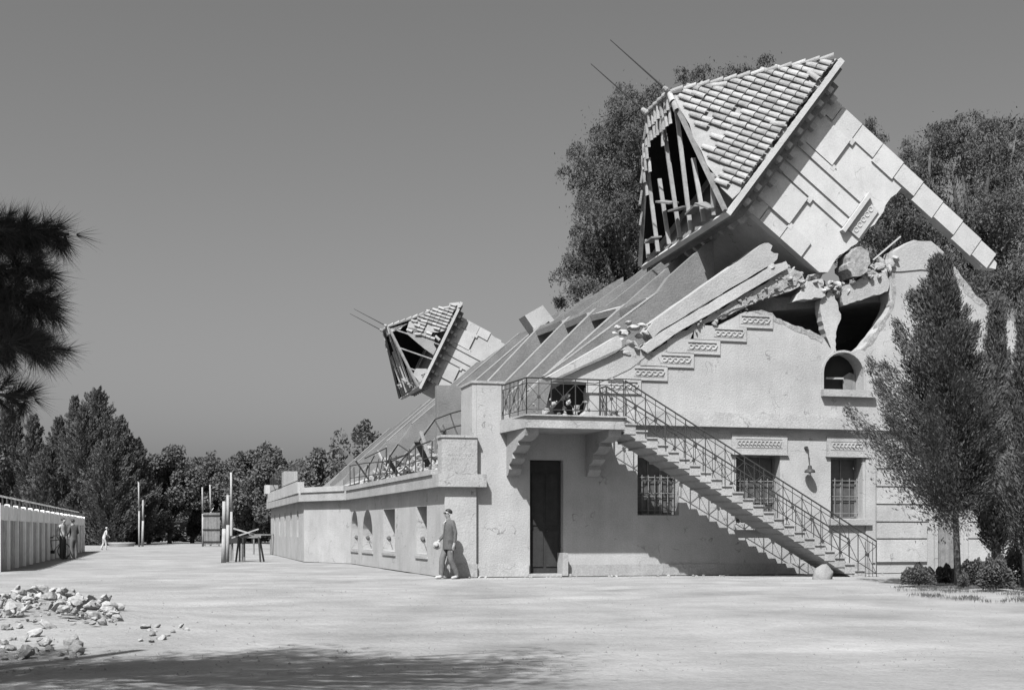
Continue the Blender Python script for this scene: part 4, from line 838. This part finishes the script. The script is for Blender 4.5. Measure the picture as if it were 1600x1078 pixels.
for k in range(1500):                                              # crown
    v = r.normal(size=3); v /= np.linalg.norm(v); v *= r.rand()**.4; X = -4.4+v[0]*4.6; D_ = 7.0+v[1]*2.9; z = 7.3+v[2]*2.3
    if z < 1.2+.43*D_+.45: z = 1.2+.43*D_+.45+r.rand()*.6
    xs_ = X+.275*z; lim = 12.55 + .55*math.sin(xs_*2.3+.6) + .30*math.sin(xs_*5.1) + .25*r.rand()
    if D_ > 9.6 or D_+.713*z > lim or xs_ > .15: continue
    p = np.array(XD(X,D_,z)); c0 = np.array(XD(-6.2+(X+6.2)*.75,6.6+(D_-6.6)*.75,max(z-.15,5.2+.0*z))); ax = p-c0; L = np.linalg.norm(ax)+1e-6; ax /= L; ax = ax*0.8 + np.array([0,0,.3])
    for q in range(9):
        d = ax + r.normal(size=3)*.6; d /= np.linalg.norm(d); o = p + r.normal(size=3)*np.array([.30,.30,.16]); Cs.append(o); Ds.append(d)
    if k % 2 == 0: twigs.tube(c0, p, .03, .01, 4)
V = tufts(np.array(Cs), np.array(Ds), 21, .20, 211)
np_mesh('crown', V, np.arange(len(V)).reshape(-1,3), M_['needle'], PT, loc=tuple(PB))
tb = MB().path([PB-Vector((0,0,.1)), PB+Vector((.1,0,3)), PB+Vector((.0,.1,6)), PB+Vector((.1,.2,9))], .24, .08, 10)
for z, px, py in ((2.0,-430,560),(2.3,-430,520),(2.7,-430,400),(3.0,-420,330)):
    e_ = atD(px,py,DV-.8); s_ = PB+Vector((0,0,z-.25)); tb.path([s_, s_.lerp(e_,.4)+Vector((0,0,.12)), s_.lerp(e_,.75)+Vector((0,0,.06)), e_], .075, .036, 6)
tb.build('trunk', M_['bark'], PT, smooth=True); tag(twigs.build('twigs', M_['bark'], PT), kind='stuff')
print('needles', len(V)//3)

# ================================================================== YARD: fence, posts, hoarding, work table
FX = -12.58
FN = empty('board_fence', (FX,28,0), 'long pale board fence with white posts along the left side of the yard', 'fence')
nb = 17; y0, y1 = 8.0, 47.0; bw_ = (y1-y0)/nb
for k in range(nb+1):
    y = y0+k*bw_; MB().box((FX-.10,y-.12,-.02),(FX+.05,y+.12,2.02)).build('post', M_['fence_white'], FN)
    MB().tube((FX-.03,y,2.021),(FX-.03,y,2.22),.03,n=5).build('rail_pin', M_['cloth_d'], FN)
for k in range(nb):
    ya, yb = y0+k*bw_+.122, y0+(k+1)*bw_-.122; n = 5; ym = (ya+yb)/2
    for j in range(n):
        a = ya+(yb-ya)*j/n; b = ya+(yb-ya)*(j+1)/n-.012; dx = rnd.uniform(-.012,.012)
        MB().box((FX-.07+dx,a,-.03),(FX-.03+dx,b,1.52)).build('board', M_['fence_board'], FN)
    for p0_, p1_ in ((ya,ym-.02),(ym+.02,yb)): MB().box((FX-.075,p0_,1.525),(FX+.02,p1_,1.97+rnd.uniform(-.02,.02))).build('upper_panel', M_['fence_white'], FN)
    MB().tube((FX-.03,ym,1.98),(FX-.03,ym,2.22),.025,n=5).build('rail_pin', M_['cloth_d'], FN)
MB().tube((FX-.03,y0,2.24),(FX-.03,y1-4,2.24),.030,n=6).build('top_rail', M_['fence_white'], FN)
def pole(px, pyb, pyt, r_, label, lean_px=0, m='wood_l', group=None, kink=False, nm='bare_pole'):
    p = onZ(px,pyb); d = toXD(p)[1]; t = atD(px+lean_px,pyt,d); mid = p.lerp(t,.55) + (Vector((.05,0,0)) if kink else Vector((.015,0,0)))
    b = MB().path([p-Vector((0,0,.1)), mid, t], r_, r_*.7, 7)
    if kink: b.tube(mid, mid+Vector((.22,0,.35)), r_*.7, r_*.4, 6)
    return tag(b.build(nm, M_[m], None, smooth=True), label, 'pole', group)
pole(217.5,853.5,753,.075,'taller of the two bare posts standing before the leafy trees', -1); pole(222.5,853,781,.10,'shorter thick post beside the taller bare post', 1)
pole(361,874,738,.06,'tallest thin pole of the group by the work table', 0); pole(349,878,783,.095,'thick pole leaning in the group by the work table', 1); pole(355,877,773,.08,'second thick pole of the group by the work table', 1)
pole(317,853,761,.085,'thin pole at the left edge of the wooden hoarding', -1); pole(329,852,757,.085,'crooked forked pole behind the wooden hoarding', -1, kink=True)
p = onZ(332,853); HB = empty('wooden_hoarding', p, 'tall grey plank hoarding standing beside the pole group', 'hoarding')
for k in range(6):
    x = -0.66+k*.225; q = p + RIGHT*x; MB().beam(q+Vector((0,0,.12)), q+Vector((0,0,2.62)), .21, .05, FWD).build('plank', M_['wood_g'], HB)
for z in (.35,1.3,2.4): MB().beam(p-RIGHT*.75-FWD*.06+Vector((0,0,z)), p+RIGHT*.6-FWD*.06+Vector((0,0,z)), .05,.09).build('cross_rail', M_['wood_d'], HB)
for x in (-.6,.5): MB().beam(p+RIGHT*x+FWD*.05, p+RIGHT*x+FWD*.05+Vector((0,0,2.5)),.08,.08,FWD).build('leg', M_['wood_g'], HB)
# work table with crossed planks
p = onZ(388,877); WT = empty('trestle_table', p, 'rough trestle carrying crossed planks beside the leaning poles', 'trestle')
Q = lambda x, d, z: p + RIGHT*x + FWD*d + Vector((0,0,z))
for x in (-.35,.42):
    for d in (-.28,.28): MB().beam(Q(x+(.12 if x>0 else -.06),d*1.2,0), Q(x,d*.3,.95), .06,.08,FWD).build('leg', M_['wood_d'], WT)
MB().beam(Q(-.45,0,.97),Q(.5,0,.97),.10,.10).build('beam', M_['wood_g'], WT)
MB().beam(Q(-.62,-.12,.92),Q(.42,-.06,1.27),.14,.05).build('plank', M_['wood_l'], WT); MB().beam(Q(-.6,.12,1.29),Q(.2,.1,1.05),.14,.05).build('plank', M_['wood_l'], WT)
p2 = onZ(371,876); TB = empty('small_table', p2, 'small dark table just left of the trestle', 'table')
Q2 = lambda x, d, z: p2 + RIGHT*x + FWD*d + Vector((0,0,z))
MB().beam(Q2(-.3,0,.86),Q2(.3,0,.86),.5,.28).build('table_top', M_['wood_d'], TB)
for x in (-.24,.24):
    for d in (-.18,.18): MB().beam(Q2(x,d,0),Q2(x,d,.73),.06,.06,FWD).build('leg', M_['wood_g'], TB)
p3 = onZ(412,866); TB = empty('low_bench', p3, 'low bench against the far end wall of the terrace', 'bench')
Q3 = lambda x, d, z: p3 + RIGHT*x + FWD*d + Vector((0,0,z))
MB().beam(Q3(-.7,0,1.0),Q3(.5,0,1.0),.35,.06).build('seat', M_['wood_g'], TB)
for x in (-.5,.35): MB().beam(Q3(x,0,0),Q3(x,0,.97),.07,.07,FWD).build('leg', M_['wood_g'], TB)
# low pale-rimmed trough beyond the child
p4 = onZ(190,853); n = 20; b = MB(); ro = [(1.0,.0),(1.12,.34),(1.16,.46),(1.05,.47),(.98,.30)]; vs = []
for i in range(n):
    t = 2*math.pi*i/n
    for rr_, z in ro: vs.append(p4 + RIGHT*(math.cos(t)*rr_*.95) + FWD*(math.sin(t)*rr_*.6) + Vector((0,0,z*.62)))
m_ = len(ro); b.add(vs, [(i*m_+j,((i+1)%n)*m_+j,((i+1)%n)*m_+j+1,i*m_+j+1) for i in range(n) for j in range(m_-1)] + [tuple(i*m_+4 for i in range(n))])
tag(b.build('trough', M_['concrete_l'], None, smooth=True), 'low wide pale trough on the ground behind the child', 'trough')
# rounded stone at the foot of the stair
p5 = onZ(1284,903.5); me = chunk_mesh('boulder', M_['concrete_m'], 77, 3, 1.0); 
for v in me.vertices: v.co = v.co.normalized()*(.5+.17*noise.noise(v.co*2.6+Vector((4,1,2)))+.03*noise.noise(v.co*7)); v.co.z *= .8
for q in me.polygons: q.use_smooth = True
tag(inst('boulder', me, Matrix.Translation(p5+Vector((0,0,.06))) @ Matrix.Diagonal((.54,.5,.74,1))), 'round whitewashed stone at the foot of the outer stair', 'stone')
# wall lamp between the two right-hand windows
LX, LZ = FZ(1259,700); WL = empty('wall_lamp', (LX,0,LZ-.7), 'small wall lamp on a thin bracket between the two right windows', 'lamp')
MB().tube((LX,-.002,LZ),(LX,-.06,LZ),.055,.05,n=10).build('rosette', M_['iron'], WL)
MB().path([(LX,-.06,LZ),(LX+.01,-.14,LZ-.05),(LX+.01,-.15,LZ-.30),(LX+.02,-.20,LZ-.52)],.014,n=6).build('bracket', M_['iron'], WL)
MB().lathe((LX+.02,-.20,LZ-.72),[(.0,.24),(.05,.22),(.06,.14),(.13,.10),(.15,.05),(.15,.03),(.11,.06),(.0,.09)],14).build('lamp_shade', M_['iron'], WL)
MB().lathe((LX+.02,-.20,LZ-.74),[(.0,.0),(.035,.02),(.04,.06),(.02,.1)],10).build('bulb', M_['white_paint'], WL)

# ------------------------------------------------------------------ ground rubble
RP = empty('rubble_pile', onZ(90,965), 'pile of broken pale stones and bricks in the left foreground', 'rubble')
rr = random.Random(5)
def drop(px, py, s, root, lift=0.0, lib=CH):
    p = onZ(px,py); p.z = gz(p.x,p.y) + s*.18 + lift; inst('stone', rr.choice(lib), rmat(p, s, rr, .7), root)
for i in range(250):
    t = rr.random(); px = -20 + 205*t; py = 983 - 46*rr.random()*(1-.35*t) ; hgt = max(0, .20*(1-((px-75)/115)**2))*rr.random()
    drop(px, py, rr.choice((.04,.06,.08,.11,.15,.21)), RP, hgt, rr.choice((CH,CH,CHB,CHP)))
for i in range(40): drop(rr.uniform(0,125), rr.uniform(985,1025), rr.choice((.06,.08,.12,.2)), RP)
for i in range(8): drop(rr.uniform(20,80), rr.uniform(935,948), .24, RP, .14)
SP = empty('rubble_pile', onZ(250,990), 'small scatter of stones right of the large rubble pile', 'rubble')
for px,py,s in ((228,986,.14),(238,993,.11),(246,984,.10),(282,984,.11),(292,987,.07),(255,996,.10),(233,989,.06),(243,990,.05),(262,993,.06),(220,998,.08),(236,999,.10),(270,990,.07)): drop(px,py,s,SP)

FB = empty('rubble_pile', (5,-0.4,0), 'small bits of fallen plaster along the foot of the end wall', 'rubble')
for i in range(110):
    x_ = rr.uniform(-.8,11.5); y_ = -.12-abs(rr.gauss(0,.35)); sz = rr.choice((.02,.03,.04,.06,.09)); inst('stone', rr.choice(CHP+CH), rmat(Vector((x_,y_,gz(x_,y_)+sz*.2)), sz, rr, .7), FB)

# ================================================================== PEOPLE
def figure(name, root, base, fwd, nodes, edges, mats):
    """one continuous skin surface over a jointed skeleton; clothing tones by bone"""
    base = Vector(base); f = Vector(fwd).normalized(); l = Vector((0,0,1)).cross(f); ids = list(nodes)
    P = [base + f*nodes[k][0] + l*nodes[k][1] + Vector((0,0,nodes[k][2])) for k in ids]
    me = bpy.data.meshes.new(name); me.from_pydata([tuple(q-base) for q in P], [(ids.index(a),ids.index(b)) for a,b,_ in edges], [])
    o = bpy.data.objects.new(name, me); COL.objects.link(o)
    sk = o.modifiers.new('skin','SKIN'); sk.use_smooth_shade = True
    for i,k in enumerate(ids):
        v = me.skin_vertices[0].data[i]; rad = nodes[k][3]; v.radius = rad if isinstance(rad, tuple) else (rad,rad); v.use_root = (k == 'pelvis')
    su = o.modifiers.new('sub','SUBSURF'); su.levels = 2; su.render_levels = 2
    dg = bpy.context.evaluated_depsgraph_get(); m2 = bpy.data.meshes.new_from_object(o.evaluated_get(dg)); bpy.data.objects.remove(o)
    m2.materials.clear(); names = []
    for _,_,mm in edges:
        if mm not in names: names.append(mm)
    for mm in names: m2.materials.append(M_[mm])
    L = [(P[ids.index(a)]-base, P[ids.index(b)]-base, names.index(mm)) for a,b,mm in edges]
    for q in m2.polygons:
        c = q.center; best = 1e9
        for a,b,mi in L:
            ab = b-a; t = max(0,min(1,(c-a).dot(ab)/ab.length_squared)); d = (c-a-ab*t).length
            if d < best: best = d; q.material_index = mi
        q.use_smooth = True
    for v in m2.vertices: v.co += v.normal*(.007*noise.noise(v.co*11+Vector((3,1,0))) + .004*noise.noise(v.co*27)) if v.co.z < 1.42 else v.normal*0
    ob = bpy.data.objects.new('body', m2); ob.location = base; return link(ob, root)
def man(base, fwd, label, H=1.72, jacket='suit', trousers='trouser', legs=None, arms=None, shoe='cloth_l', hair='hair', coat=True, glasses=False, bend=0.0):
    base = Vector(base); k = H/1.72; root = empty('person', base, label, 'person'); f = Vector(fwd).normalized(); l = Vector((0,0,1)).cross(f)
    lg = legs or dict(kl=(.02,.10,.49),al=(-.16,.11,.10),kr=(.15,-.09,.50),ar=(.17,-.10,.09))
    am = arms or dict(el=(-.05,.25,1.13),wl=(-.01,.26,.89),er=(-.02,-.23,1.15),wr=(.17,-.20,.97))
    B_ = bend
    N = dict(pelvis=(0,0,.92,.125),spine=(B_*.4,0,1.12,.120),chest=(B_*.8,0,1.32,(.150,.115)),neckb=(B_+.01,0,1.46,.060),neck=(B_+.03,0,1.52,.052),jaw=(B_+.055,0,1.565,.062),head=(B_+.045,0,1.635,.088),crown=(B_+.035,0,1.69,.062),nose=(B_+.125,0,1.615,.016),
      sl=(B_*.9,.175,1.41,.066),el=(*am['el'],.050),wl=(*am['wl'],.038),hl=(am['wl'][0]+.015,am['wl'][1],am['wl'][2]-.08,.034),
      sr=(B_*.9,-.175,1.41,.066),er=(*am['er'],.050),wr=(*am['wr'],.038),hr=(am['wr'][0]+.05,am['wr'][1],am['wr'][2]-.06,.034),
      hpl=(0,.09,.86,.105),kl=(*lg['kl'],.082),al=(*lg['al'],.070),fl=(lg['al'][0]+.02,lg['al'][1],.045,.045),tl=(lg['al'][0]+.17,lg['al'][1]+.02,.035,.036),
      hpr=(0,-.09,.86,.105),kr=(*lg['kr'],.082),ar=(*lg['ar'],.070),fr=(lg['ar'][0]+.02,lg['ar'][1],.045,.045),tr=(lg['ar'][0]+.17,lg['ar'][1]-.02,.035,.036))
    Ed = [('pelvis','spine',jacket),('spine','chest',jacket),('chest','neckb',jacket),('neckb','neck','skin'),('neck','jaw','skin'),('jaw','head','skin'),('head','crown','skin'),('head','nose','skin'),
      ('chest','sl',jacket),('sl','el',jacket),('el','wl',jacket),('wl','hl','skin'),('chest','sr',jacket),('sr','er',jacket),('er','wr',jacket),('wr','hr','skin'),
      ('pelvis','hpl',trousers),('hpl','kl',trousers),('kl','al',trousers),('al','fl',shoe),('fl','tl',shoe),('pelvis','hpr',trousers),('hpr','kr',trousers),('kr','ar',trousers),('ar','fr',shoe),('fr','tr',shoe)]
    for s_, h in (('l','hl'),('r','hr')):                           # thumb and four fingers, each its own short bent chain
        x,y,z,_ = N[h]
        for q in range(4):
            dx = -.022+.016*q; ln = (.05,.06,.058,.045)[q]
            N[f'{s_}f{q}'] = (x+dx+.004,y,z-.035-ln*.5,.0085); N[f'{s_}g{q}'] = (x+dx+.016,y-.008 if s_=='l' else y+.008,z-.035-ln,.0075); Ed += [(h,f'{s_}f{q}','skin'),(f'{s_}f{q}',f'{s_}g{q}','skin')]
        N[f'{s_}t0'] = (x+.038,y,z-.015,.010); N[f'{s_}t1'] = (x+.048,y,z-.05,.0085); Ed += [(h,f'{s_}t0','skin'),(f'{s_}t0',f'{s_}t1','skin')]
    N = {a:(v[0]*k,v[1]*k,v[2]*k,(tuple(e*k for e in v[3]) if isinstance(v[3],tuple) else v[3]*k)) for a,v in N.items()}
    figure('body', root, base, fwd, N, Ed, None)
    X = lambda a,b,c: base + (f*a + l*b + Vector((0,0,c)))*k
    if coat:                                                      # jacket skirt and shoulders as a shell round the trunk
        rings = [(.74,.155,.205,.0),(.80,.155,.205,0),(.95,.150,.190,0),(1.10,.142,.180,.0),(1.25,.148,.200,0),(1.37,.140,.215,0),(1.44,.105,.185,0),(1.475,.070,.09,.01)]; n = 18; vs = []
        for z,ra,rb,o_ in rings:
            for i in range(n): t = 2*math.pi*i/n; vs.append(X(o_+B_*max(0,(z-.9)/.55)+ra*math.cos(t)*(1+.03*math.sin(5*t)), rb*math.sin(t), z))
        jk = MB().add(vs,[(j*n+i,j*n+(i+1)%n,(j+1)*n+(i+1)%n,(j+1)*n+i) for j in range(len(rings)-1) for i in range(n)]).build('jacket', M_[jacket], root, smooth=True)
        MB().add([X(.158,.0,1.10),X(.150,.03,1.40),X(.06,.05,1.485),X(.06,-.05,1.485),X(.150,-.03,1.40)],[(0,1,2,3,4)]).build('shirt_front', M_['cloth_l'], jk)
        for s_ in (1,-1): MB().add([X(.162,s_*.005,1.08),X(.155,s_*.05,1.34),X(.10,s_*.075,1.47),X(.152,s_*.02,1.36)],[(0,1,2,3)]).build('lapel', M_['cloth_d'], jk)
        for s_ in (1,-1): MB().beam(X(.10,s_*.14,.92),X(.02,s_*.20,.93),.012,.09).build('pocket_flap', M_['cloth_d'], jk)
    hc = X(B_+.022,0,1.658); bm_ = MB(); vs = []; n = 14; rows = 6      # hair cap: back, sides and top of the skull
    for j in range(rows+1):
        ph = math.pi/2*(1-j/rows*1.25)
        for i in range(n):
            t = 2*math.pi*i/n; front = max(0,math.cos(t)); p_ = ph if ph > .8 else ph*(1-front**.6) + .8*front**.6
            vs.append(hc + (f*math.cos(t)*.103 + l*math.sin(t)*.090)*k*math.cos(p_) + Vector((0,0,.090*k*math.sin(p_))))
    bm_.add(vs,[(j*n+i,j*n+(i+1)%n,(j+1)*n+(i+1)%n,(j+1)*n+i) for j in range(rows) for i in range(n)]).build('hair', M_[hair], root, smooth=True)
    if glasses:
        g = MB()
        for s_ in (1,-1): g.tube(X(B_+.118,s_*.034,1.638),X(B_+.128,s_*.034,1.638),.026*k,n=10).beam(X(B_+.12,s_*.06,1.642),X(B_+.02,s_*.085,1.645),.006,.008)
        g.beam(X(B_+.128,-.01,1.642),X(B_+.128,.01,1.642),.006,.006); g.build('sunglasses', M_['hair'], root)
    for s_ in (1,-1): MB().lathe(X(B_+.03,s_*.088,1.605),[(.0,.028),(.012,.02),(.014,.0),(.010,-.022),(.0,-.03)],8).build('ear', M_['skin'], root, smooth=True)
    return root, X
mb_ = onZ(702,903); mb_.z = gz(mb_.x,mb_.y)
_, X = man(mb_, RIGHT*-.86 - FWD*.50, 'man in grey suit and sunglasses walking past the corner with a hat in hand', 1.75, glasses=True)
hc = X(.27,-.16,.84); ax_ = (RIGHT*-.25 - FWD*1.0 + Vector((0,0,.25))).normalized(); a_ = ax_.orthogonal().normalized(); b_ = ax_.cross(a_)
n = 18; vs = []; pr = [(.0,.11),(.06,.105),(.085,.07),(.092,.01),(.10,.0),(.165,-.012),(.16,-.02),(.09,-.012)]
for i in range(n):
    t = 2*math.pi*i/n
    for rr_, z in pr: vs.append(hc + (a_*math.cos(t)*.9 + b_*math.sin(t))*rr_*.70 + ax_*z*.70)
m_ = len(pr); hat = MB().add(vs,[(i*m_+j,((i+1)%n)*m_+j,((i+1)%n)*m_+j+1,i*m_+j+1) for i in range(n) for j in range(m_-1)]).build('hat', M_['concrete_l'], None, smooth=True); tag(hat,'round white hat held low by the man in the grey suit','hat')
vs = []
for i in range(n):
    t = 2*math.pi*i/n
    for rr_, z in ((.0935,.035),(.096,.012),(.096,.005)): vs.append(hc + (a_*math.cos(t)*.9 + b_*math.sin(t))*rr_*.72 + ax_*z*.70)
MB().add(vs,[(i*3+j,((i+1)%n)*3+j,((i+1)%n)*3+j+1,i*3+j+1) for i in range(n) for j in range(2)]).build('hat_band', M_['cloth_d'], hat)
# two men talking by a bicycle at the fence
q = onZ(98,873.5); man(q, RIGHT*.8 - FWD*.2, 'man in white shirt and dark trousers standing by the bicycle at the fence', 1.72, jacket='cloth_l', trousers='cloth_d', coat=False, shoe='cloth_d', legs=dict(kl=(.02,.10,.49),al=(0,.11,.10),kr=(.02,-.10,.49),ar=(.0,-.11,.09)), arms=dict(el=(-.02,.24,1.15),wl=(.16,.18,1.05),er=(-.14,-.24,1.16),wr=(-.05,-.30,.95)))
q = onZ(115,873.5); man(q, RIGHT*-.75 + FWD*.5, 'man with dark hair in grey shirt facing the other at the fence', 1.68, jacket='suit', trousers='trouser', coat=False, shoe='cloth_l', legs=dict(kl=(.03,.09,.49),al=(-.02,.10,.10),kr=(.0,-.09,.49),ar=(-.04,-.10,.09)), arms=dict(el=(.02,.25,1.14),wl=(.20,.20,1.02),er=(.0,-.25,1.14),wr=(.22,-.16,1.03)), bend=.05)
q = onZ(162,858.5); man(q, RIGHT*.6 + FWD*.4, 'child in white stooping in the open yard beyond the bicycle', 1.42, jacket='cloth_l', trousers='cloth_l', coat=False, shoe='cloth_l', hair='cloth_l', arms=dict(el=(.16,.22,1.15),wl=(.34,.16,1.02),er=(.16,-.22,1.15),wr=(.36,-.14,1.04)), bend=.20)
# bicycle leaning by the fence
q = onZ(84,873); BC = empty('bicycle', q, 'bicycle leaning at the fence beside the two men', 'bicycle'); fd = (RIGHT*.55 + FWD*.80).normalized()
S_ = lambda a,z,o_=0.0: q + fd*a + RIGHT*o_ + Vector((0,0,z)); axw = fd.cross(Vector((0,0,1)))
for a in (-.52,.52):
    wv = MB().torus(S_(a,.34), axw, .32, .022, 24, 6).build('wheel', M_['rubber'], BC)
    MB().torus(S_(a,.34), axw, .30, .010, 24, 5).build('rim', M_['concrete'], wv); sp = MB()
    for i in range(12): t = math.pi*2*i/12; sp.tube(S_(a,.34), S_(a+.29*math.cos(t),.34+.29*math.sin(t)), .004, n=3)
    sp.build('spokes', M_['concrete'], wv)
fr = MB()
for a,b in (((-.52,.34),(-.06,.30)),((-.06,.30),(-.16,.82)),((-.52,.34),(-.16,.80)),((-.16,.78),(.36,.82)),((-.06,.30),(.38,.72)),((.34,.92),(.52,.34))): fr.tube(S_(*a),S_(*b),.017,n=6)
fr.build('frame', M_['iron'], BC)
MB().path([S_(.24,.98,-.25),S_(.34,1.0,-.1),S_(.34,1.0,.1),S_(.24,.98,.25)],.014,n=6).build('handlebar', M_['iron'], BC)
MB().beam(S_(-.28,.90),S_(-.04,.92),.13,.06).build('saddle', M_['rubber'], BC, bevel=.02)
MB().tube(S_(-.06,.30,-.08),S_(-.06,.30,.08),.07,n=10).build('crank', M_['iron'], BC)
